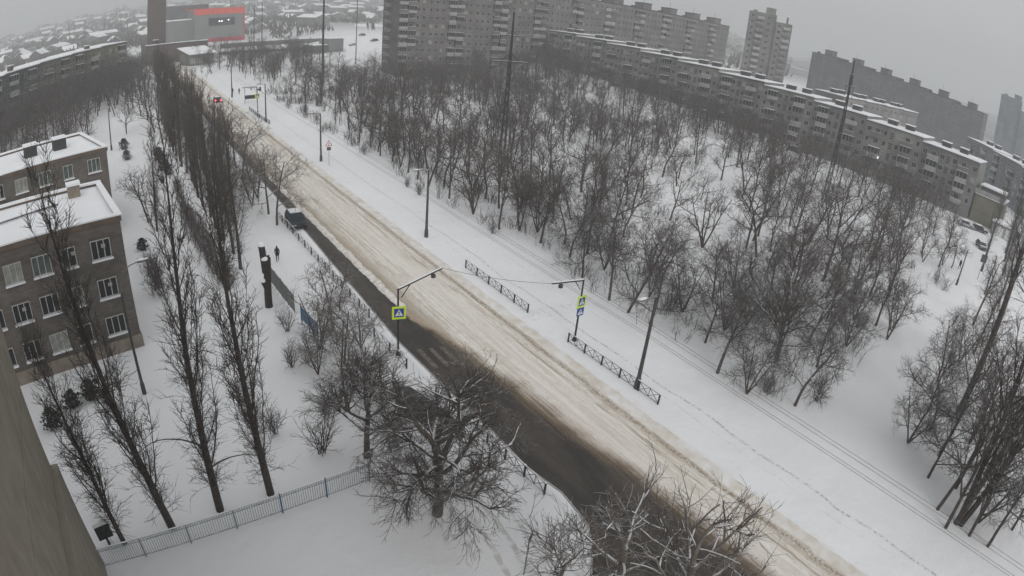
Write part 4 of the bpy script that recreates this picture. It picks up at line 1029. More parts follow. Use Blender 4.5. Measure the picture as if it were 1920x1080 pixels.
# balcony stack on its near end wall
f9d = flats('apartment_block', 'long featureless hazy flats with six lift rooms behind the five storey roofs', (330, 163), (330, 57), 3, 33.8, 26.4, 14, 9, 6, [M['panel_dark']], seed=9, lift=True, snow_line=False, balk=None, windows=True, maxwin=0, stair=False)
def tower(name, label, cx, cy, w_, d, zb, zt, rz, wallm, notch, floors=0, seed=1):
    e = empty(name, (cx, cy, zb), rz, label, 'tower block'); rnd = random.Random(seed); H = zt - zb
    mb = MB(); mb.box(-w_ / 2, -d / 2, -2, w_ * .13, d / 2, H, 0); mb.build('wall', wallm, e)
    mb = MB(); mb.box(w_ * .131, -d / 2 - 1.4, -2, w_ / 2, d / 2 - 1, H - notch, 0); mb.build('side_wall', wallm, e)
    mb = MB(); mb.box(-w_ * .12, -d * .3, H + .003, w_ * .1, d * .3, H + 3, 0); mb.build('lift_room', wallm, e)
    mb = MB(); mb.bar((w_ * .4, 0, H - notch), (w_ * .4, 0, H - notch + 3.4), .5, 5); mb.build('chimney', wallm, e)
    mb = MB(); mb.box(-w_ * .42, -1, H + .003, -w_ * .32, 1, H + 1.2, 0); mb.build('roof_vent', wallm, e)
    for f in range(floors):
        z = H - (f + 1) * 2.8 + .3
        for xx, kd in ((-.44, 'w'), (-.30, 'b'), (-.07, 'w'), (.18, 'w'), (.31, 'b')):
            yy = -d / 2 - (1.4 if xx > .13 else 0)
            if xx > .13 and z > H - notch - 2: continue
            if kd == 'w': link('window', wmf(False, M['glass']), e, (w_ * xx, yy - .04, z))
            else: link('balcony', bm(('b', False, rnd.random() < .5), 3.1, 1.15, 1.0, False, 'balcony_dark', 2.7), e, (w_ * xx, yy, z - .6))
    return e
tower('tower_block', 'sixteen storey tower block standing alone in the haze, top right of centre', 256, 150.5, 20, 16, 5, 45.4, R(-58), M['panel_grey'], 3.0, 14, 3)
tower('tower_block', 'pale blue grey tower block cut by the right picture edge', 404, 47.5, 24, 18, 1, 43, R(-84), M['panel_blue'], 5.5, 0, 4)
f5l = flats('apartment_block', 'five storey flats with yellowish end and snowy roof at the upper left', (-50, 144), (5.8, 223.6), 3.5, 18.4, 19.6, 11, 5, 6, [M['panel_dark'], M['panel_dark'], M['panel_dark'], M['panel_yellow'], M['panel_yellow'], M['panel_yellow']], seed=12, roofbox=False)
for x in (38, 77): snowy_box(x, 3, 15.6, 1.4, 1.4, 1.6, f5l, 'chimney', 'brick_red')
# brown brick tower, orange banded hall, flat halls, kiosks
ct = empty('brick_tower', (22.2, 300, 6), R(-4), 'plain brown brick tower rising out of the top edge', 'tower')
mb = MB(); mb.box(-4.4, -4.4, -3, 4.4, 4.4, 62, 0); mb.build('wall', M['brick_red'], ct)
mb = MB(); mb.box(-4.9, -4.9, 62.01, 4.9, 4.9, 63, 0); mb.build('roof', M['roof_felt'], ct)
lb = empty('low_building', (24, 284, 5.8), R(8), 'low brown brick building with snowy roof edge at the foot of the brick tower', 'building')
mb = MB(); mb.box(-8, 0, -2, 21, 12, 8.3, 0); mb.build('wall', M['brick_red'], lb)
mb = MB(); mb.box(-8.2, -.2, 8.31, 21.2, 12.2, 8.6, 1); mb.box(-8.2, -.25, 8.61, 21.2, .5, 9.0, 0); mb.build('roof', [M['snow_roof'], M['roof_felt']], lb)
snowy_box(-3, 2, 9.0, 2.2, 2, 1.7, lb, 'roof_vent', 'roof_felt')
oh = empty('shopping_hall', (56.5, 417, 6.8), R(9), 'grey cladded hall with orange top band and long dark window', 'hall')
def scr(mb, x0, z0, x1, z1, m=0, y=-.2, t=.19): mb.box(x0, y, z0, x1, y + t, z1, m)
mb = MB(); mb.box(0, 0, -3, 35, 40, 21.5, 0); mb.build('wall', M['hall_grey'], oh)
mb = MB(); scr(mb, -.3, 18.2, 35.3, 22.3); mb.box(-.3, .003, 21.51, 35.3, 40, 22.3, 0); mb.build('top_band', M['orange'], oh)
mb = MB(); scr(mb, 9.5, -.8, 35.2, 2.6); mb.build('bottom_band', M['crimson'], oh)
mb = MB(); scr(mb, 34.3, 2.61, 35.25, 18.19); mb.build('corner_strip', M['crimson'], oh)
mb = MB(); scr(mb, 9.5, 10.6, 28, 15.8); mb.build('ribbon_window', M['dark'], oh)
for i in range(12): mb = MB(); scr(mb, 9.6 + i * 1.55, 10.7, 9.75 + i * 1.55, 15.7, 0, -.28, .07); mb.build('mullion', M['panel_dark'], oh)
for x, z in ((16.6, 13.0), (18.3, 13.0), (23.0, 13.6)):
    mb = MB(); scr(mb, x, z, x + 1.0, z + .9, 0, -.36, .06); mb.build('lit_lamp', M['window_lit'], oh)
mb = MB(); mb.bar((25, -1.0, 17), (28.6, -1.0, 17), .15); mb.bar((28.6, -1, 17), (28.6, -1, 4), .15); mb.bar((23, -1, 4), (28.6, -1, 4), .12); mb.bar((24.5, -1, 17), (24.5, -1, 4), .12); mb.build('steel_frame', M['steel'], oh)
mb = MB(); mb.box(-17, 6, -3, -.05, 40, 15.5, 0); mb.build('side_wing', M['hall_grey'], oh)
mb = MB(); mb.box(-17.4, 5.8, 15.51, -.35, 40, 16.2, 0); mb.build('wing_roof', M['snow_roof'], oh)
mb = MB(); mb.box(-12, 20, 16.21, 16, 36, 25.5, 0); mb.build('plant_room', M['panel_dark'], oh)
mb = MB()
for a in ((26, 3), (28, 3), (27, 5)): mb.bar((a[0], a[1], 22.3), (27, 4, 36), .18, 4)
mb.build('antenna', M['steel'], oh)
fh_ = empty('flat_hall', (176, 438, 7), R(-2), 'wide low hall with a big white snowy roof left of the tall flats', 'hall')
mb = MB(); mb.prism([(0, 0), (104, -2), (104, 60), (26, 62)], -3, lambda x, y: 5.2 + y * .03, 0); mb.build('wall', M['panel_dark'], fh_)
mb = MB(); mb.prism([(-.6, -.6), (104.6, -2.6), (104.6, 60.6), (25.8, 62.6)], lambda x, y: 5.22 + y * .03, lambda x, y: 5.6 + y * .03, 0); mb.build('roof', M['snow_roof'], fh_)
for x in (22, 52): mb = MB(); mb.bar((x, 20, 5.6), (x, 20, 13), .3, 5); mb.build('roof_mast', M['steel'], fh_)
kb = empty('kiosk', (95, 287, 6.1), R(22), 'grey box kiosk with snowy roof beside the parking place', 'kiosk')
mb = MB(); mb.box(0, 0, -2, 9.5, 7, 3.6, 0); mb.build('wall', M['panel_dark'], kb); mb = MB(); mb.box(-.2, -.2, 3.61, 9.7, 7.2, 3.95, 0); mb.build('roof', M['snow_roof'], kb)
kb2 = empty('kiosk', (104.6, 291, 6.1), R(22), 'taller grey shed joined to the box kiosk beside the parking place', 'kiosk')
mb = MB(); mb.box(0, 0, -2, 10, 7, 6.6, 0); mb.build('wall', M['hall_grey'], kb2); mb = MB(); mb.box(-.2, -.2, 6.61, 10.2, 7.2, 6.95, 0); mb.build('roof', M['snow_roof'], kb2)
sw = empty('shop', (33, 262, 5.6), R(20), 'small shop with steep snowy canopy where the road disappears', 'shop')
mb = MB(); mb.box(0, 0, -2, 12, 9, 4.4, 0); mb.build('wall', M['panel_grey'], sw)
mb = MB(); mb.prism([(-1, -2), (12.5, -2), (12.5, 9.3), (-1, 9.3)], lambda x, y: 4.5 + (y + 2) * .22, lambda x, y: 4.8 + (y + 2) * .22, 0); mb.build('roof', M['snow_roof'], sw)
for i in range(4): mb = MB(); mb.box(.6 + i * 3, -.1, .6, 2.8 + i * 3, -.003, 3, 0); mb.build('shop_window', M['curtain'] if i != 2 else M['glass'], sw)

# houses of the far village, each with walls and a snow covered gable roof
def house_mesh(w_, d, h, rh):
    a = MB(); a.box(-w_ / 2, -d / 2, -3, w_ / 2, d / 2, h, 0)
    a.add([(-w_ / 2, -d / 2, h), (w_ / 2, -d / 2, h), (0, -d / 2, h + rh)], [(0, 1, 2)]); a.add([(-w_ / 2, d / 2, h), (w_ / 2, d / 2, h), (0, d / 2, h + rh)], [(2, 1, 0)])
    b = MB(); o = .5
    for s_ in (-1, 1):
        b.add([(s_ * (w_ / 2 + o), -d / 2 - o, h - .3), (s_ * (w_ / 2 + o), d / 2 + o, h - .3), (0, d / 2 + o, h + rh + .05), (0, -d / 2 - o, h + rh + .05),
               (s_ * (w_ / 2 + o), -d / 2 - o, h), (s_ * (w_ / 2 + o), d / 2 + o, h), (0, d / 2 + o, h + rh + .4), (0, -d / 2 - o, h + rh + .4)],
              [(0, 1, 2, 3), (7, 6, 5, 4), (0, 4, 5, 1), (3, 2, 6, 7), (0, 3, 7, 4), (1, 5, 6, 2)])
    return a, b
hp = []
for i, (w_, d, h, rh) in enumerate(((9, 11, 4, 3), (11, 16, 5, 3.4), (13, 30, 6.5, 2.2), (8, 9, 3.4, 3))):
    a, b = house_mesh(w_, d, h, rh); hp.append((a.mesh('wall', [M[['panel_dark', 'brick_red', 'panel_grey', 'panel_yellow'][i]]]), b.mesh('roof', [M['snow_roof']])))
rnd = random.Random(2024); hs_ = []; tries = 0
while len(hs_) < 150 and tries < 9000:
    tries += 1
    a = R(rnd.uniform(-12.5, 24.5)); r = rnd.uniform(22, 38) ** 2
    x, y = r * math.sin(a), r * math.cos(a)
    if r > 1450 or r < 480: continue
    if any(math.hypot(x - q[0], y - q[1]) < 17 + r * .012 for q in hs_): continue
    if 30 < x < 110 and y < 520: continue
    if x > 165 and y < 560: continue
    hs_.append((x, y, r, math.degrees(a)))
hs_.sort(key=lambda q: q[2])
zc = {}
for i, (x, y, r, a) in enumerate(hs_):
    zn = ('left of the far poplars' if a < -1.5 else ('around the far poplars' if a < 3 else ('right of the brick tower' if a < 9 else ('above the orange banded hall' if a < 14 else 'above the wide white hall roof'))))
    k = i % 4
    ds = ['small dark cottage', 'brown brick house', 'long barn like house', 'tiny yellowish cottage'][k] + (' at the hill foot ' if r < 600 else (' low on the hillside ' if r < 760 else (' halfway up the hillside ' if r < 930 else (' high on the hillside ' if r < 1150 else ' near the hill crest '))))
    zc.setdefault(ds + zn, []).append((x, y, k, r))
for lab, l in zc.items():
    for j, (x, y, k, r) in enumerate(l):
        pre = '' if len(l) == 1 else ('nearest ' if j == 0 else ('farthest ' if j == len(l) - 1 else ORD[min(j, 8)]))
        e = empty('house', (x, y, gz(x, y)), rnd.choice((.2, .35, 1.75, 1.9, -.3)), pre + lab, 'house', 'snow roofed houses of the far hillside')
        link('wall', hp[k][0], e); link('roof', hp[k][1], e)
# dark far poplars and tree clumps on the hillside
tb, cb = poplar(91, 24, .34, 1.1); fp = finish_tree('poplar', tb, cb, M['poplar'], M['poplar_twig'])
for i, (x, y, sc, lab) in enumerate([(-43.6, 634, 1.25, 'dark poplar on the hillside, leftmost, standing alone'), (-39, 640, 1.1, 'dark poplar just right of the leftmost far poplar'), (-8, 700, 1.3, 'first of the five far poplars beyond the left flats'), (-2, 704, 1.15, 'second of the five far poplars beyond the left flats'), (6, 700, 1.35, 'middle of the five far poplars beyond the left flats'), (12, 705, 1.2, 'fourth of the five far poplars beyond the left flats'), (19, 700, 1.35, 'rightmost of the five far poplars beyond the left flats')]):
    o = use_tree(fp, used, x, y, i, sc, lab, 'dark poplars on the far hillside'); o.scale = (sc * 1.5, sc * 1.5, sc)
# far wood that reads as one mass of twigs
rnd = random.Random(8); mb = MB()
for i in range(3600):
    a = R(rnd.uniform(-14, 62) if i % 3 else rnd.uniform(-14, 24)); r = rnd.uniform(20, 44) ** 2
    if r < 430: continue
    x, y = r * math.sin(a), r * math.cos(a)
    if 30 < x < 112 and y < 480: continue
    if 150 < x < 300 and 400 < y < 520: continue
    z = gz(x, y); h = rnd.uniform(4, 9)
    for j in range(5):
        p = Vector((x + rnd.uniform(-4, 4), y + rnd.uniform(-4, 4), z)); q = p + Vector((rnd.uniform(-2.5, 2.5), rnd.uniform(-2.5, 2.5), h * rnd.uniform(.6, 1)))
        s_ = rnd.uniform(.5, 1.3); m_ = p.lerp(q, .5) + Vector((rnd.uniform(-1, 1), rnd.uniform(-1, 1), 0))
        mb.add([tuple(p), tuple(m_ + Vector((s_, 0, 0))), tuple(q), tuple(m_ - Vector((s_, 0, 0))), tuple(m_ + Vector((0, s_, 0)))], [(0, 1, 2, 3), (0, 4, 2)], 0)
tag(mb.build('far_scrub', M['twig']), kind='stuff')
# ------------------------------------------------------------------ picket fence in front
def pickets(name, label, x0, y0, x1, y1, npan, H=1.55, gate=None, matp='fence_grey', cat='fence', n=20, solid=False):
    L = math.hypot(x1 - x0, y1 - y0); e = empty(name, (x0, y0, gz(x0, y0)), math.atan2(y1 - y0, x1 - x0), label, cat)
    pm = MB(); pm.box(-.045, -.045, 0, .045, .045, H + .15, 0); pm.box(-.06, -.06, H + .151, .06, .06, H + .21, 1)
    pmesh = pm.mesh('post', [M['fence_grey' if not solid else 'steel'], M['snow']])
    pb = MB(); pb.box(-.04, -.045, 0, .04, .045, H + .2, 0); pblue = pb.mesh('post', [M['fence_blue']])
    km = MB(); km.box(-.013, -.013, .12, .013, .013, H - .02, 0); kmesh = km.mesh('picket', [M[matp]])
    pl = L / npan; dz = lambda u: gz(x0 + (x1 - x0) * u / L, y0 + (y1 - y0) * u / L) - gz(x0, y0)
    for i in range(npan + 1): link('post', pblue if gate and i in gate else pmesh, e, (i * pl, 0, dz(i * pl) - .1))
    for i in range(npan):
        a = i * pl + .05; b = (i + 1) * pl - .05
        mb = MB()
        for z in ((.18, H - .22, H) if not solid else (.1, H)): mb.box(a, -.02, z - .02, b, .02, z + .02, 0)
        k = 0; u = a                                        # zigzag band between the two upper rails
        if not solid:
            while u + .22 < b: mb.beam((u, 0, H - .20), (u + .11, 0, H - .02), .015, .015, 0); mb.beam((u + .11, 0, H - .02), (u + .22, 0, H - .20), .015, .015, 0); u += .22
        mb.box(a, -.035, H + .021, b, .035, H + .06, 1)
        mb.build('rail', [M[matp], M['snow']], e, (0, 0, dz((a + b) / 2)))
        for j in range(n): link('picket', kmesh, e, (a + (b - a) * (j + .5) / n, 0, dz(a + (b - a) * (j + .5) / n)))
    return e
pickets('picket_fence', 'grey blue iron picket fence with zigzag top band crossing the snow at the bottom left', -6.55, 25.9, 10.9, 26.05, 6, gate=(4, 5), n=19)
# school fence beside the pavement with its blue panels
sf = empty('panel_fence', (13.4, 56.2, gz(13, 56)), math.atan2(-9.4, .2), 'pale grey mesh fence along the pavement left of the walking person', 'fence')
for i in range(5):
    mb = MB(); mb.box(i * 1.9, -.03, 0, i * 1.9 + .06, .03, 2.0, 0); mb.build('post', M['steel'], sf)
    if i < 4:
        mb = MB(); mb.box(i * 1.9 + .07, -.012, .1, i * 1.9 + 1.89, .012, 1.85, 0); mb.build('sheet_panel', M['hall_grey'], sf)
gt = empty('blue_gate', (13.6, 46.6, gz(13, 46)), math.atan2(-3.6, .25), 'blue metal gate panels between the mesh fence and the snowy trees', 'gate')
for i in range(3): mb = MB(); mb.box(i * 1.8 - .04, -.05, 0, i * 1.8 + .04, .05, 2.15, 0); mb.build('post', M['fence_blue'], gt)
for i in range(2):
    mb = MB(); mb.box(i * 1.8 + .06, -.015, .55, i * 1.8 + 1.74, .015, 1.95, 0); mb.build('panel', M['fence_blue'], gt)
    mb = MB(); mb.box(i * 1.8 + .06, -.03, .2, i * 1.8 + 1.74, .03, .26, 0); mb.box(i * 1.8 + .06, -.05, 1.951, i * 1.8 + 1.74, .05, 2.02, 1); mb.build('rail', [M['fence_blue'], M['snow']], gt)
# ------------------------------------------------------------------ black pedestrian railings
def railing(label, x0, y0, x1, y1, n, matn='black_iron', H=1.0, group='black crossed bar railings by the road'):
    L = math.hypot(x1 - x0, y1 - y0); e = empty('guard_railing', (x0, y0, gz(x0, y0)), math.atan2(y1 - y0, x1 - x0), label, 'railing', group)
    pl = L / n; sl_ = (gz(x1, y1) - gz(x0, y0)) / L
    pm = MB(); pm.box(-.055, -.055, -.05, .055, .055, H, 0); pm.box(-.06, -.06, H + .001, .06, .06, H + .05, 1); pmesh = pm.mesh('post', [M[matn], M['snow']])
    for i in range(n + 1): link('post', pmesh, e, (i * pl, 0, sl_ * i * pl))
    m = MB(); a, b = .045, pl - .045
    m.beam((a, 0, H - .04), (b, 0, H - .04 + sl_ * pl), .05, .05, 0); m.beam((a, 0, .14), (b, 0, .14 + sl_ * pl), .05, .05, 0)
    m.beam((a, 0, H + .0), (b, 0, H + .0 + sl_ * pl), .05, .03, 1)
    k = 2
    for j in range(k):
        u0, u1 = a + (b - a) * j / k, a + (b - a) * (j + 1) / k
        m.beam((u0, 0, .16), (u1, 0, H - .06), .032, .032, 0); m.beam((u0, -.034, H - .06), (u1, -.024, .16), .032, .032, 0)
        if j: m.beam((u0, .036, .15), (u0, .036, H - .05), .032, .032, 0)
    mm = m.mesh('panel', [M[matn], M['snow']])
    for i in range(n): link('panel', mm, e, (i * pl, 0, sl_ * i * pl))
    return e
railing('black crossed bar railing beside the middle of the road, left of the right crossing sign', 33.75, 50.6, 33.8, 39.3, 5)
railing('black crossed bar railing between the right crossing sign and the near street lamp', 33.8, 33.2, 34.05, 22.3, 5)
railing('farthest small railing beside the road', 33.4, 150.8, 33.4, 139.8, 5)
railing('small far railing around the distant crossing sign', 33.2, 142, 33.7, 132, 5)
railing('long black railing along the pavement beside the swept lane', 19.4, 74.5, 19.55, 45, 13)
railing('short railing at the left crossing sign', 18.6, 41.8, 18.9, 36.2, 2)
railing('short black railing at the kerb below the big old tree', 19.6, 25.5, 20.0, 19.6, 3)
railing('snow covered railing beside the bus bay next to the green shelter', 16.0, 35.4, 16.25, 26.6, 4)
# green slatted shelter
shl = empty('bus_shelter', (15.4, 33.0, gz(15, 33)), R(-92), 'small shelter with a greenish slatted roof beside the bus bay', 'shelter')
for i in range(11): mb = MB(); mb.prism([(-2.0 + i * .3, -.9), (-1.78 + i * .3, -.9), (-1.78 + i * .3, .75), (-2.0 + i * .3, .75)], lambda x, y: 2.3 + y * .12, lambda x, y: 2.36 + y * .12, 0); mb.build('slat', M['shelter_green'], shl)
for x in (-1.8, .9):
    for y in (-.7, .6): mb = MB(); mb.box(x - .04, y - .04, 0, x + .04, y + .04, 2.2, 0); mb.build('post', M['steel'], shl)
mb = MB(); mb.box(-2, -.75, 2.10, 1.2, -.67, 2.19, 0); mb.box(-2, .57, 2.24, 1.2, .64, 2.33, 0); mb.build('roof_beam', M['steel'], shl)
mb = MB(); mb.box(-1.6, -.6, .42, .8, -.25, .48, 0); mb.box(-1.5, -.5, 0, -1.44, -.3, .42, 0); mb.box(.64, -.5, 0, .7, -.3, .42, 0); mb.build('bench', M['shelter_green'], shl)
# ------------------------------------------------------------------ crossing poles with arms, signals and signs
def sign_mesh(s=1.05, framed=True):
    """square blue plate with a white triangle and a walking figure; yellow-green surround"""
    mb = MB(); h = s / 2
    if framed: mb.box(-h, -.02, -h, h, .02, h, 0)
    a = h * (.70 if framed else 1.0)
    for sgn in (-1, 1):
        y = -.021 if sgn < 0 else .021; y2 = y + sgn * .006; y3 = y + sgn * .012
        def poly(pts, yy, m):
            p = [(x * (1 if sgn < 0 else -1), yy, z) for x, z in pts]; mb.add(p, [tuple(range(len(p)))], m)
        poly([(-a, -a), (a, -a), (a, a), (-a, a)], y, 1)
        poly([(-a * .80, -a * .68), (a * .80, -a * .68), (0, a * .80)], y2, 2)
        b = a
        for q in ([(-.06, .34), (.06, .34), (.06, .46), (-.06, .46)], [(-.08, -.05), (.10, -.05), (.10, .30), (-.08, .30)], [(-.06, -.06), (.04, -.06), (-.18, -.56), (-.30, -.56)], [(.0, -.06), (.12, -.06), (.30, -.56), (.18, -.56)], [(-.08, .28), (-.08, .16), (-.30, -.02), (-.34, .06)], [(.10, .28), (.10, .16), (.26, .0), (.32, .08)]):
            poly([(u * b, v * b) for u, v in q], y3, 3)
        for i in range(3): poly([((-.55 + i * .42) * b, -.66 * b), ((-.37 + i * .42) * b, -.66 * b), ((-.37 + i * .42) * b, -.60 * b), ((-.55 + i * .42) * b, -.60 * b)], y3 - sgn * .003, 3)
    if not framed: mb.box(-a, -.0205, -a, a, .0205, a, 4)
    return mb.mesh('crossing_sign', [M['sign_yellow'], M['sign_blue'], M['sign_white'], M['black_iron'], M['sign_back']])
SGN = sign_mesh(1.15, True); SGN2 = sign_mesh(.78, False)
def crossing_pole(label, x, y, arm, rise, sgn_rz, second=None, sign_z=4.15, boxat=.78, lab2=None, H=6.3, away=1):
    e = empty('crossing_pole', (x, y, gz(x, y) - .05), 0, label, 'sign pole')
    mb = MB(); mb.tube([Vector((0, 0, 0)), Vector((0, 0, H))], [.10, .075], 8); mb.tube([Vector((0, 0, 0)), Vector((0, 0, .25)), Vector((0, 0, .5))], [.24, .2, .11], 9); mb.build('pole', M['black_iron'], e)
    mb = MB(); ax, ay, az = arm
    mb.beam((0, 0, H - .1), (ax, ay, H - .1 + rise), .13, .13, 0); mb.beam((ax * .01, ay * .01, H - .02), (ax, ay, H - .02 + rise), .12, .05, 1)
    mb.beam((ax * .07, ay * .07, H - .1 + rise * .07 - .9), (ax * .26, ay * .26, H - .17 + rise * .26), .06, .06, 0); mb.build('arm', [M['black_iron'], M['snow']], e)
    mb = MB(); bx, by, bz = ax * boxat, ay * boxat, H + rise * boxat - .42
    mb.box(bx - .16, by - .12, bz - .18, bx + .16, by + .12, bz + .14, 0); mb.bar((bx, by, bz + .14), (bx, by, bz + .28), .03); mb.build('signal', M['sign_back'], e)
    o = link('crossing_sign', SGN, e, (0, -.16 if abs(sgn_rz) < 1 else 0, sign_z), sgn_rz); o['label'] = 'blue crossing sign in yellow frame'
    if second is not None:
        o = link('crossing_sign', SGN2, e, (0, -.16, sign_z - 1.02), second); o['label'] = 'small blue crossing sign below'
    return e
crossing_pole('left crossing pole over the dark lane, arm reaching over the road, yellow framed sign', 19.2, 38.3, (4.6, 1.0, 0), .55, R(-16), boxat=.8)
crossing_pole('right crossing pole with yellow framed sign and smaller blue sign', 34.5, 33.1, (-3.2, .55, 0), .1, R(6), R(-2), boxat=.72)
crossing_pole('distant crossing pole with small arm near the far railings', 34.6, 146.8, (-3.6, .3, 0), .1, R(-6), boxat=.4)
# ------------------------------------------------------------------ street lamps
def lamp(label, x, y, H=8.6, arm=(-1.3, 0), straight=True, rz=0, r=.13, lit=False, group='concrete street lamps along the road'):
    e = empty('street_lamp', (x, y, gz(x, y) - .05), rz, label, 'street lamp', group); mb = MB()
    mb.tube([Vector((0, 0, 0)), Vector((0, 0, H * .5)), Vector((0, 0, H))], [r * 1.45, r * 1.15, r * .85], 8); mb.tube([Vector((0, 0, 0)), Vector((0, 0, .9)), Vector((0, 0, 1.2))], [r * 2, r * 1.9, r * 1.45], 8); mb.build('pole', M['pole'], e)
    mb = MB(); ax, ay = arm
    if straight: p = [Vector((0, 0, H - .25)), Vector((ax * .4, ay * .4, H + .02)), Vector((ax, ay, H + .08))]
    else: p = [Vector((0, 0, H - .1)), Vector((ax * .05, ay * .05, H + .9)), Vector((ax * .28, ay * .28, H + 1.55)), Vector((ax * .62, ay * .62, H + 1.9)), Vector((ax, ay, H + 2.0))]
    mb.tube(p, .045, 6); mb.build('arm', M['steel'], e)
    a = Vector((ax, ay, 0)).normalized(); c = p[-1]; mb = MB(); q = Vector((-a.y, a.x, 0))
    def hd(m, z0, z1, l, w_):
        vs = []
        for z, k in ((z0, .8), (z1, 1)):
            for u, v in ((-.1, -.5), (.35, -1), (1, -.7), (1, .7), (.35, 1), (-.1, .5)): pnt = c + a * u * l * k + q * v * w_ * k; vs.append((pnt.x, pnt.y, c.z + z))
        m.add(vs, [(5, 4, 3, 2, 1, 0), (6, 7, 8, 9, 10, 11)] + [(i, (i + 1) % 6, 6 + (i + 1) % 6, 6 + i) for i in range(6)], 0)
    hd(mb, -.08, .06, .75, .15); mb.build('lamp_head', M['steel'], e)
    mb = MB(); hd(mb, .061, .13, .78, .15); mb.build('snow_cap', M['snow'], e)
    return e
lamp('near street lamp standing in the railing, first from the bottom right', 34.15, 24.8)
lamp('middle street lamp on the snowy verge above the middle railing', 34.05, 60.3)
lamp('third street lamp on the verge beside the triangular sign', 33.9, 98.3, 8.4)
lamp('street lamp behind the far railing at the distant crossing', 33.6, 134.8, 8.6)
lamp('farthest street lamp beside the two distant people', 33.4, 172.5, 9.0)
lamp('street lamp pole crossing the bottom right corner', 34.2, -10.6, 9.0)
lamp('tall curved street lamp in front of the near school block', -1.15, 41.9, 8.6, (1.6, .25), False, r=.09, group='lamps of the school grounds')
lamp('thin lamp post on the far school path right of the far school roof', -1.0, 125.5, 8.4, (-.8, 0), True, r=.1, group='lamps of the school grounds')
lamp('short yard lamp with a flat head on the white yard', 101.8, 14.6, 6.0, (.9, .1), True, r=.1, group='lamps of the white yard')
lamp('tall bare lamp post slanting beside the yard sign', 118.5, 13.0, 9.8, (.3, .1), True, r=.13, group='lamps of the white yard')
lamp('thin post in the middle of the white yard below the sign', 104.5, 9.6, 6.5, (.3, .1), True, r=.07, group='lamps of the white yard')
lamp('dark lamp post right of the narrow dark poplars', 145, 11.6, 8.5, (.3, .1), True, r=.13, group='lamps of the white yard')
lamp('pale curved lamp in the courtyard clearing inside the wood', 128.5, 88, 7.2, (-1.2, .6), False, r=.06, group='courtyard lamps')
lamp('pale curved lamp at the foot of the tall flats', 92, 168, 7.2, (-1.2, .6), False, r=.06, group='courtyard lamps')
# wires along the lamps and the signal cable
for i, (dx_, z) in enumerate(((-.12, 5.15), (-.12, 5.32), (.14, 5.74), (.14, 5.98))):
    mb = MB(); ys = [172.5, 134.8, 98.3, 60.3, 24.8, -10.6, -46]; p = []
    for a, b in zip(ys, ys[1:]):
        for k in range(6):
            t = k / 6; y = a + (b - a) * t; p.append(Vector((34.0 + dx_ + i * .06, y, gz(34, y) + z - .35 * 4 * t * (1 - t) * .4)))
    p.append(Vector((34.0 + dx_ + i * .06, -46, gz(34, -46) + z)))
    mb.tube(p, .014, 4, 0, False)
    tag(mb.build('overhead_wire', M['black_iron']), ['lowest', 'second lowest', 'second highest', 'highest'][i] + ' of four dark wires strung along the street lamps', 'wire', 'wires strung along the street lamps')
mb = MB(); a = Vector((23.7, 39.25, gz(23, 39) + 6.75)); b = Vector((31.35, 33.6, gz(31, 33) + 6.25)); p = [a.lerp(b, k / 10) - Vector((0, 0, 1.1 * (k / 10) * (1 - k / 10))) for k in range(11)]
mb.tube(p, .018, 4, 0, False); tag(mb.build('signal_cable', M['black_iron']), 'thin cable sagging over the road between the two crossing arms', 'cable')
# ------------------------------------------------------------------ power pylons and masts
def pylon(label, x, y, H, arms, rz=0, w0=1.0, w1=.30):
    e = empty('pylon', (x, y, gz(x, y) - .1), rz, label, 'pylon', 'power line pylons'); mb = MB(); n = 16
    cs = []
    for i in range(n + 1):
        t = i / n; h = H * t; w_ = (w0 + (w1 - w0) * min(1, t * 1.35)) / 2 if t < .74 else w1 / 2 * (1 - (t - .74) * 2.8); cs.append((max(w_, .05), h))
    for (wa, ha), (wb, hb) in zip(cs, cs[1:]):
        for sx, sy in ((-1, -1), (1, -1), (1, 1), (-1, 1)): mb.beam((sx * wa, sy * wa, ha), (sx * wb, sy * wb, hb), .12, .12, 0)
        mb.beam((-wa, -wa, ha), (wb, -wb, hb), .07, .07); mb.beam((wa, wa, ha), (-wb, wb, hb), .07, .07); mb.beam((wa, -wa, ha), (wb, wb, hb), .07, .07); mb.beam((-wa, wa, ha), (-wb, -wb, hb), .07, .07)
    mb.build('mast', M['black_iron'], e)
    for z, hw in arms:
        a = MB(); a.beam((-hw, 0, z), (hw, 0, z), .16, .16, 0); a.beam((-hw * .95, 0, z + .09), (hw * .95, 0, z + .09), .16, .05, 1); a.beam((-hw * .5, 0, z + .1), (0, 0, z + hw * .4), .09, .09); a.beam((hw * .5, 0, z + .1), (0, 0, z + hw * .4), .09, .09)
        a.build('crossarm', [M['black_iron'], M['snow']], e)
        for s_ in (-1, 1):
            q = MB(); q.bar((s_ * hw * .98, 0, z - .1), (s_ * hw * .98 - .15, 0, z - 2.1), .06, 5); q.build('insulator', M['black_iron'], e)
    return e
pylon('central lattice pylon with two crossarms rising from the wood', 65.6, 88.6, 27.2, ((18.4, 3.6), (23.0, 2.2)), R(-18))
pylon('right lattice pylon standing in front of the long five storey flats', 116.8, 48.2, 29.3, ((24.1, 2.2), (26.4, .9)), R(42), .85)
def mast(label, x, y, H, r=.22, arm=0):
    e = empty('mast', (x, y, gz(x, y)), 0, label, 'mast', 'tall poles behind the road end'); mb = MB()
    mb.tube([Vector((0, 0, 0)), Vector((0, 0, H))], [r, r * .6], 7); mb.build('pole', M['black_iron'], e)
    if arm: mb = MB(); mb.beam((-arm, 0, H * .82), (arm, 0, H * .82), .14, .14); mb.build('crossarm', M['black_iron'], e)
mast('thick dark mast rising past the top edge left of the kiosk', 64.5, 184.5, 30, .42, 1.4)
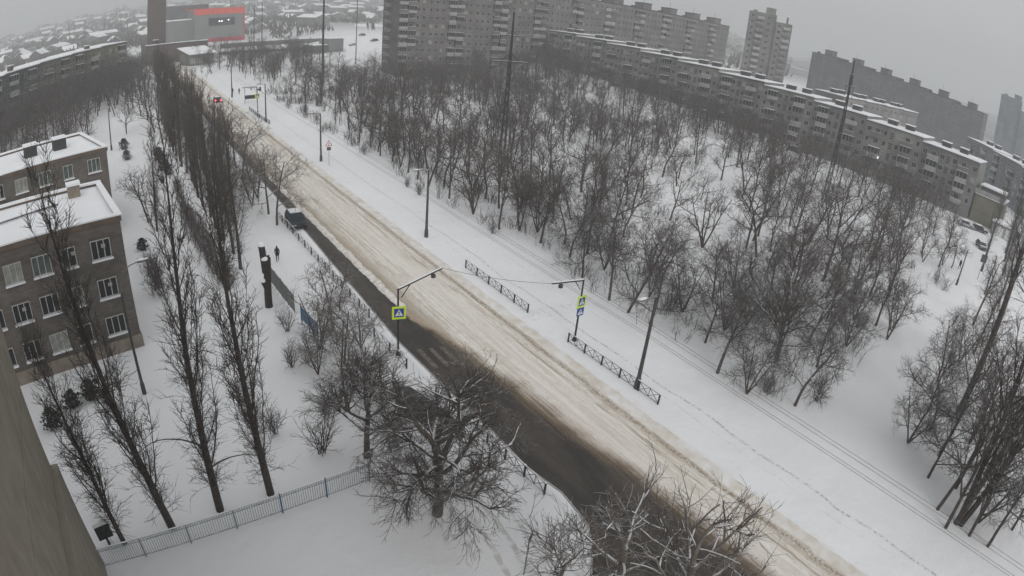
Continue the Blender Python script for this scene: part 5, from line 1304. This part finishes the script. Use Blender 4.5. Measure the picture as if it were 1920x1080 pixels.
mast('left of the two slender masts before the road bridge', 66, 285, 23.5, .26); mast('right of the two slender masts before the road bridge', 70.5, 288, 24.3, .28)
mast('slender mast left of the tall flats beside the parked cars', 97.5, 238, 27.5, .22)
mast('thin post on the snowy square before the masts', 46.8, 284, 9.5, .12)
# ------------------------------------------------------------------ other signs
ts = empty('warning_sign', (34.25, 95.2, gz(34, 95)), R(-12), 'triangular warning sign with a square plate below, beside the third street lamp', 'road sign')
mb = MB(); mb.tube([Vector((0, 0, 0)), Vector((0, 0, 4.2))], .035, 6); mb.build('post', M['steel'], ts)
def tri(mb, s, z, y, m): mb.add([(-s, y, z - s * .6), (s, y, z - s * .6), (0, y, z + s * 1.1), (-s, y + .02, z - s * .6), (s, y + .02, z - s * .6), (0, y + .02, z + s * 1.1)], [(0, 1, 2), (5, 4, 3), (0, 3, 4, 1), (1, 4, 5, 2), (2, 5, 3, 0)], m)
mb = MB(); tri(mb, .62, 3.75, -.06, 0); tri(mb, .46, 3.74, -.085, 1); mb.box(-.05, -.095, 3.5, .05, -.0865, 3.95, 2); mb.build('triangle_plate', [M['sign_red'], M['sign_white'], M['black_iron']], ts)
mb = MB(); mb.box(-.42, -.06, 2.55, .42, -.04, 3.3, 0); mb.box(-.34, -.07, 2.63, .34, -.061, 3.22, 1); mb.build('square_plate', [M['sign_white'], M['sign_back']], ts)
bs = empty('sign_plate', (15.1, 15.3, gz(15, 15)), R(32), 'grey sign plate on a thin post at the bottom edge, seen from behind', 'road sign')
mb = MB(); mb.tube([Vector((0, 0, 0)), Vector((0, 0, 3.6))], .035, 6); mb.build('post', M['steel'], bs)
mb = MB(); mb.box(-.32, -.05, 2.85, .32, -.036, 3.65, 0); mb.box(-.30, -.062, 2.9, -.27, -.051, 3.6, 1); mb.box(.27, -.062, 2.9, .30, -.051, 3.6, 1); mb.box(-.34, -.07, 3.651, .34, -.01, 3.70, 2); mb.build('plate', [M['sign_back'], M['steel'], M['snow']], bs)
ys = empty('yard_sign', (111.5, 12.5, gz(111, 12)), R(-70), 'dark blue sign on a thin post in the white yard', 'sign')
mb = MB(); mb.tube([Vector((0, 0, 0)), Vector((0, 0, 4.5))], .05, 6); mb.build('post', M['steel'], ys); mb = MB(); mb.box(-.6, -.06, 3.2, .6, -.05 + .02, 4.6, 0); mb.box(-.45, -.07, 3.35, .45, -.061, 4.45, 1); mb.build('plate', [M['sign_back'], M['sign_back']], ys)
fs = empty('street_frame', (36.2, 160.5, gz(36, 160)), R(4), 'grey board frame with a traffic light behind the distant crossing', 'sign board')
mb = MB(); mb.box(-1.8, -.05, 0, -1.7, .05, 4.4, 0); mb.box(1.5, -.05, 0, 1.6, .05, 4.4, 0); mb.box(-1.69, -.05, 4.3, 1.49, .05, 4.4, 0); mb.box(-1.69, -.05, 1.2, 1.49, .05, 2.2, 0); mb.build('frame', M['black_iron'], fs)
mb = MB(); mb.box(1.61, -.2, 3.3, 2.3, .2, 3.7, 0); mb.box(2.3, -.25, 3.0, 2.7, .25, 4.1, 0); mb.build('traffic_light', M['black_iron'], fs)
# ------------------------------------------------------------------ cars
def car_meshes(paint, L=4.4, W=1.8, H=1.5, suv=False, snow=False):
    hood = .95 if suv else .82; prof = [(-L/2, .32), (-L/2, hood - .12), (-L/2 + .12, hood), (-L/2 + L*.24, hood + .05), (-L/2 + L*.37, H - .05), (-L/2 + L*.42, H), (-L/2 + L*.80, H), (-L/2 + L*.86, H - .06), (L/2 - .12, hood + .08), (L/2, hood - .1), (L/2, .32)]
    b = MB(); n = len(prof); vs = []
    def wd(x, z): return W / 2 * (1 - .16 * clamp((z - hood) / (H - hood + .01), 0, 1)) * (1 - .07 * max(0, abs(x) - L * .38) / (L * .12))
    for s_ in (-1, 1): vs += [(x, s_ * wd(x, z), z) for x, z in prof]
    b.add(vs, [tuple(range(n)), tuple(range(2 * n - 1, n - 1, -1))] + [(i, n + i, n + (i + 1) % n, (i + 1) % n) for i in range(n)][:-1] + [(n - 1, 2 * n - 1, n, 0)], 0)
    body = b.mesh('body', [paint])
    g_ = MB(); e = .012
    x0, x1, x2, x3 = -L/2 + L*.255, -L/2 + L*.40, -L/2 + L*.80, L/2 - L*.125
    for s_ in (-1, 1):
        def P_(x, z): return (x, s_ * (wd(x, z) + e), z)
        for a, c in ((x1 - .18, x1 + (x2 - x1) * .48), (x1 + (x2 - x1) * .54, x2 + .12)):
            q = [P_(a - .16, hood + .08), P_(c, hood + .08), P_(c, H - .1), P_(a + .12, H - .1)]; g_.add(q, [(0, 1, 2, 3) if s_ < 0 else (3, 2, 1, 0)], 0)
    glass = g_.mesh('side_windows', [M['glass']])
    w1 = MB(); q = []
    za, zb = hood + .09, H - .1; xa, xb = -L/2 + L*.26 - .02, -L/2 + L*.365 - .01
    w1.add([(xa - .01, -W*.40, za), (xa - .01, W*.40, za), (xb, W*.37, zb), (xb, -W*.37, zb)], [(3, 2, 1, 0)], 0); wind = w1.mesh('windscreen', [M['glass']])
    w2 = MB(); w2.add([(L/2 - .20, -W*.38, za + .06), (L/2 - .20, W*.38, za + .06), (-L/2 + L*.87, W*.36, zb), (-L/2 + L*.87, -W*.36, zb)], [(0, 1, 2, 3)], 0); rear = w2.mesh('rear_window', [M['glass']])
    wh = MB(); r = .34
    wh.tube([Vector((0, -.11, 0)), Vector((0, .11, 0))], [r, r], 14, 0, True, False); wh.tube([Vector((0, -.115, 0)), Vector((0, .115, 0))], [r * .6, r * .6], 10, 1, True, False); wheel = wh.mesh('wheel', [M['rubber'], M['chrome']])
    hl = MB(); hl.box(-.04, -.19, -.08, .04, .19, .08, 0); head = hl.mesh('headlight', [M['chrome']]); tl = MB(); tl.box(-.04, -.17, -.12, .04, .17, .12, 0); tail = tl.mesh('tail_light', [M['tail_lit'] if paint is M['car_dark'] and not snow else M['sign_red']])
    gr = MB(); gr.box(-.03, -.45, -.12, .03, .45, .1, 0); gr.box(-.045, -.42, -.02, -.031, .42, .01, 1); grille = gr.mesh('grille', [M['dark'], M['chrome']])
    bmp = MB(); bmp.box(-.09, -W/2 + .06, -.12, .09, W/2 - .06, .1, 0); bump = bmp.mesh('bumper', [M['rubber']])
    sn = MB(); sn.box(-L/2 + L*.44, -W*.38, H + .002, -L/2 + L*.80, W*.38, H + .10, 0); snw = sn.mesh('roof_snow', [M['snow']])
    return dict(L=L, W=W, H=H, hood=hood, body=body, glass=glass, wind=wind, rear=rear, wheel=wheel, head=head, tail=tail, grille=grille, bump=bump, snow=snw if snow else None)
def car(D, x, y, rz, label, group=None, name='parked_car'):
    e = empty(name, (x, y, gz(x, y) + .03), rz, label, 'car', group); L, W = D['L'], D['W']
    link('body', D['body'], e); link('side_windows', D['glass'], e); link('windscreen', D['wind'], e); link('rear_window', D['rear'], e)
    for sx in (-.31, .30):
        for sy in (-1, 1): link('wheel', D['wheel'], e, (L * sx, sy * (W / 2 - .08), .34))
    for sy in (-1, 1): link('headlight', D['head'], e, (-L/2 - .02, sy * W * .36, D['hood'] - .22)); link('tail_light', D['tail'], e, (L/2 + .02, sy * W * .38, D['hood'] - .22))
    link('grille', D['grille'], e, (-L/2 - .02, 0, D['hood'] - .25)); link('bumper', D['bump'], e, (-L/2 - .03, 0, .42)); link('bumper', D['bump'], e, (L/2 + .03, 0, .42))
    if D['snow']: link('roof_snow', D['snow'], e)
    return e
CB = car_meshes(M['car_blue'], 4.5, 1.85, 1.68, True, True); CD = car_meshes(M['car_dark'], 4.4, 1.78, 1.48, False, False); CS = car_meshes(M['car_light'], 4.4, 1.78, 1.48, False, True); CR = car_meshes(M['car_red'], 4.6, 1.8, 1.9, True, False); CK = car_meshes(M['car_dark'], 4.4, 1.78, 1.48, False, True)
car(CB, 20.7, 70.6, R(87), 'dark blue off-road car with snowy roof parked on the swept lane')
car(CD, 28.3, 167.5, R(-92), 'dark car driving away with glowing red tail lights on the far road', None, 'driving_car')
yard = [(CS, 153, 24.3, 1.9, 'silver car parked at the corner of the long flats beside the garage'), (CK, 155, 20.8, 1.9, 'dark car parked below the silver one before the garage'), (CK, 137.6, 17.0, .5, 'dark car alone on the white yard above the yard sign'),
        (CK, 158.4, 77.5, 1.6, 'dark snowy car parked before the middle of the long flats'), (CS, 157.8, 84, 1.6, 'pale snowy car parked before the middle of the long flats'), (CK, 158.5, 150, 1.6, 'dark snowy car parked before the far end of the long flats')]
for D, x, y, rz, lab in yard: car(D, x, y, rz, lab, 'cars parked in the yards')
lot = [(112, 322, 'first'), (118, 319, 'second'), (128, 318, 'third'), (141, 318, 'fourth'), (152, 322, 'fifth'), (120, 345, 'sixth'), (132, 347, 'seventh'), (147, 350, 'eighth'), (160, 345, 'ninth'), (105, 352, 'tenth')]
for i, (x, y, o_) in enumerate(lot):
    car([CS, CK, CS, CK][i % 4], x, y, .1 + (i % 3) * .2, ('pale' if i % 2 == 0 else 'dark') + ' snowy car in the far parking place, ' + ('front' if i < 5 else 'back') + ' line, ' + ['leftmost', 'second from left', 'middle', 'second from right', 'rightmost', 'alone'][i % 5 if i < 9 else 5], 'cars in the far parking place')
# snow heaps and a low fence by the far parking
for i, (x0, y0, x1, y1) in enumerate(((52, 300, 96, 305), (60, 340, 150, 372))):
    L = math.hypot(x1 - x0, y1 - y0); e = empty('barrier', (x0, y0, gz(x0, y0)), math.atan2(y1 - y0, x1 - x0), ['dark low barrier with snow on top before the far parking place', 'far road bridge parapet with snow on top behind the parking place'][i], 'barrier')
    mb = MB(); mb.box(0, 0, -.5, L, .5, 1.5 + i, 0); mb.build('wall', M['panel_dark'], e); mb = MB(); mb.box(0, -.1, 1.501 + i, L, .8, 1.8 + i, 0); mb.build('snow_cap', M['snow'], e)
# dark snow-topped box at the beige wall
bx = empty('steel_box', (-7.3 + 1.5, 27.6, gz(0, 27)), .2, 'dark steel box with snow on top at the foot of the beige wall', 'box')
mb = MB(); mb.box(-.5, -.4, .9, .5, .4, 2.0, 0); mb.build('body', M['bin_green'], bx); mb = MB(); mb.box(-.55, -.45, 2.01, .55, .45, 2.3, 0); mb.build('snow_cap', M['snow'], bx); mb = MB(); mb.box(-.08, -.08, -.1, .08, .08, .89, 0); mb.build('post', M['bin_green'], bx)

# ------------------------------------------------------------------ people
def person(x, y, rz, label, H=1.75, stride=.35, coat='cloth_dark'):
    e = empty('person', (x, y, gz(x, y)), rz, label, 'person'); s = H / 1.75
    V = [(0,0,.95),(0,0,1.12),(0,0,1.32),(0,0,1.46),(0,-.01,1.54),(0,-.015,1.64),(0,-.01,1.73),
         (-.09,0,.90),(-.10,-stride*.35,.50),(-.10,-stride*.42,.10),(-.10,-stride*.42-.13,.05),
         (.09,0,.90),(.10,stride*.40,.52),(.10,stride*.75,.14),(.10,stride*.75-.12,.05),
         (-.20,0,1.40),(-.25,.08,1.14),(-.24,.02,.92),(-.235,-.03,.84),(.20,0,1.40),(.25,-.08,1.14),(.24,-.14,.93),(.235,-.19,.86)]
    Ed = [(0,1),(1,2),(2,3),(3,4),(4,5),(5,6),(0,7),(7,8),(8,9),(9,10),(0,11),(11,12),(12,13),(13,14),(3,15),(15,16),(16,17),(17,18),(3,19),(19,20),(20,21),(21,22)]
    Rr = [.165,.15,.17,.13,.06,.095,.08,.105,.07,.05,.045,.105,.07,.05,.045,.075,.055,.042,.04,.075,.055,.042,.04]
    me = bpy.data.meshes.new('body'); me.from_pydata([tuple(c * s for c in v) for v in V], Ed, []); me.materials.append(M[coat])
    o = bpy.data.objects.new('body', me); col.objects.link(o); o.parent = e
    sk = o.modifiers.new('skin', 'SKIN')
    for i, v in enumerate(me.skin_vertices[0].data): v.radius = (Rr[i] * s, Rr[i] * s * .85); v.use_root = (i == 0)
    o.modifiers.new('sub', 'SUBSURF').levels = 1
    mb = MB()                                          # coat skirt and hood
    k = 10; rings = [(.70, .22), (.95, .19), (1.15, .165), (1.36, .19)]
    vs = [(r_ * math.cos(6.283 * j / k) * s, r_ * .72 * math.sin(6.283 * j / k) * s, z * s) for z, r_ in rings for j in range(k)]
    mb.add(vs, [(i * k + j, i * k + (j + 1) % k, (i + 1) * k + (j + 1) % k, (i + 1) * k + j) for i in range(len(rings) - 1) for j in range(k)], 0, True); mb.build('coat', M[coat], e)
    mb = MB(); vs = []
    for i in range(5):
        a = -1.2 + i * .62
        for j in range(8): vs.append((.115 * math.cos(a) * math.cos(j * .785) * s, (.125 * math.cos(a) * math.sin(j * .785) + .01) * s, (1.66 + .13 * math.sin(a)) * s))
    mb.add(vs, [(i * 8 + j, i * 8 + (j + 1) % 8, (i + 1) * 8 + (j + 1) % 8, (i + 1) * 8 + j) for i in range(4) for j in range(8)], 0, True); mb.build('hood', M[coat], e)
    mb = MB(); mb.box(-.05 * s, -.135 * s, 1.58 * s, .05 * s, -.11 * s, 1.70 * s, 0); mb.build('face', M['skin'], e)
    return e
person(15.5, 60.8, R(165), 'dark clothed person walking away on the snowy pavement beside the fence', 1.78)
person(34.8, 178.5, R(20), 'left of the two distant dark clothed people by the farthest street lamp', 1.8, .1)
person(36.4, 177, R(200), 'right of the two distant dark clothed people by the farthest street lamp', 1.75, .2)
person(112.0, 16.6, R(250), 'distant dark clothed person crossing the white yard beside the lamp', 1.8, .3)
# ------------------------------------------------------------------ past 300 trees of a kind the rest becomes one mass
bt = [o for o in scene.objects if o.parent is None and o.name.split('.')[0] == 'bare_tree']
bt.sort(key=lambda o: math.hypot(o.location.x, o.location.y))
far = bt[298:]
rnd = random.Random(606)
spots = [(tuple(o.location), rnd.uniform(0, 6.28), o.scale.x) for o in far]
for o in far:
    for ch in list(o.children): bpy.data.objects.remove(ch)
    bpy.data.objects.remove(o)
for k in range(860):                                  # the deep part of the wood and the belts round the flats
    if k < 330: x, y = rnd.uniform(60, 146), rnd.uniform(62, 182)
    elif k < 500: x, y = 152 + rnd.uniform(-8, 7), rnd.uniform(34, 196)
    elif k < 620: x, y = rnd.uniform(56, 150), rnd.uniform(160, 192)
    elif k < 710: x, y = rnd.uniform(44, 78), rnd.uniform(192, 262)
    elif k < 780: x, y = rnd.uniform(-10, 23), rnd.uniform(222, 278)
    else: x, y = rnd.uniform(36, 90), rnd.uniform(235, 300)
    if k < 330 and math.sin(x * .13 + math.sin(y * .09)) + math.sin(y * .12 + 2) < .1: continue
    if 44 < x < 60 and 255 < y < 275: continue
    if math.hypot(x, y) < 104: continue
    if any(math.hypot(x - a, y - b) < r * 1.15 for a, b, r in clear): continue
    spots.append(((x, y, gz(x, y) - .05), rnd.uniform(0, 6.28), rnd.uniform(.6, 1.1)))
for k in range(110):                                  # belt before the left flats and the slope behind them
    u_ = rnd.uniform(0, 98); v_ = rnd.uniform(3.5, 22) if k < 75 else -rnd.uniform(16, 60); x, y = -50 + u_ * .573 + v_ * .82, 144 + u_ * .82 - v_ * .573
    spots.append(((x, y, gz(x, y) - .05), rnd.uniform(0, 6.28), rnd.uniform(.9, 1.35)))
me = bpy.data.meshes.new('far_trees'); me.from_pydata([s_[0] for s_ in spots], [], [])
for nm, tp in (('rz', 'FLOAT'), ('sc', 'FLOAT'), ('k', 'INT')):
    at_ = me.attributes.new(nm, tp, 'POINT')
    for i, s_ in enumerate(spots): at_.data[i].value = s_[1] if nm == 'rz' else (s_[2] if nm == 'sc' else i % 6)
fo = tag(link('far_trees', me), kind='stuff')
g_ = bpy.data.node_groups.new('scatter_trees', 'GeometryNodeTree'); g_.interface.new_socket('Geometry', in_out='INPUT', socket_type='NodeSocketGeometry'); g_.interface.new_socket('Geometry', in_out='OUTPUT', socket_type='NodeSocketGeometry')
N = g_.nodes.new; L = g_.links.new; gi = N('NodeGroupInput'); go = N('NodeGroupOutput'); jn = N('GeometryNodeJoinGeometry')
def named(nm, tp):
    n = N('GeometryNodeInputNamedAttribute'); n.data_type = tp; n.inputs['Name'].default_value = nm; return n.outputs['Attribute']
rz_ = named('rz', 'FLOAT'); sc_ = named('sc', 'FLOAT'); kk = named('k', 'INT'); cx_ = N('ShaderNodeCombineXYZ'); L(rz_, cx_.inputs[2])
alive = [o for o in bt[:298] if len(o.children) == 2 and o.get('form')]
srcs = []
for f in ('forked', 'slim', 'spreading', 'leaning', 'tall', 'twin'):
    c_ = [o for o in alive if o['form'] == f and math.hypot(o.location.x, o.location.y) > 80] or [o for o in alive if o['form'] == f]
    srcs.append(c_[-1])
for i, s_ in enumerate(srcs):
    cmp_ = N('FunctionNodeCompare'); cmp_.data_type = 'INT'; cmp_.operation = 'EQUAL'; L(kk, cmp_.inputs[2]); cmp_.inputs[3].default_value = i
    for ch in s_.children:
        oi = N('GeometryNodeObjectInfo'); oi.transform_space = 'ORIGINAL'; oi.inputs['Object'].default_value = ch; oi.inputs['As Instance'].default_value = True
        ip = N('GeometryNodeInstanceOnPoints'); L(gi.outputs[0], ip.inputs['Points']); L(cmp_.outputs[0], ip.inputs['Selection']); L(oi.outputs['Geometry'], ip.inputs['Instance']); L(cx_.outputs[0], ip.inputs['Rotation']); L(sc_, ip.inputs['Scale']); L(ip.outputs[0], jn.inputs[0])
L(jn.outputs[0], go.inputs[0]); md = fo.modifiers.new('scatter', 'NODES'); md.node_group = g_
# ------------------------------------------------------------------ snowy haze over the town
hz = MB(); hz.box(-4200, -1500, -20, 4200, 4200, 130, 0)
hm = bpy.data.materials.new('haze_air'); hm.use_nodes = True; nt = hm.node_tree; nt.nodes.clear()
pv = nt.nodes.new('ShaderNodeVolumePrincipled'); pv.inputs['Color'].default_value = (.84, .86, .87, 1); pv.inputs['Density'].default_value = .0009; pv.inputs['Anisotropy'].default_value = 0.0
mo = nt.nodes.new('ShaderNodeOutputMaterial'); nt.links.new(pv.outputs[0], mo.inputs['Volume'])
tag(hz.build('haze', hm), kind='stuff')
for o in scene.objects:                              # nothing twice by accident
    pass
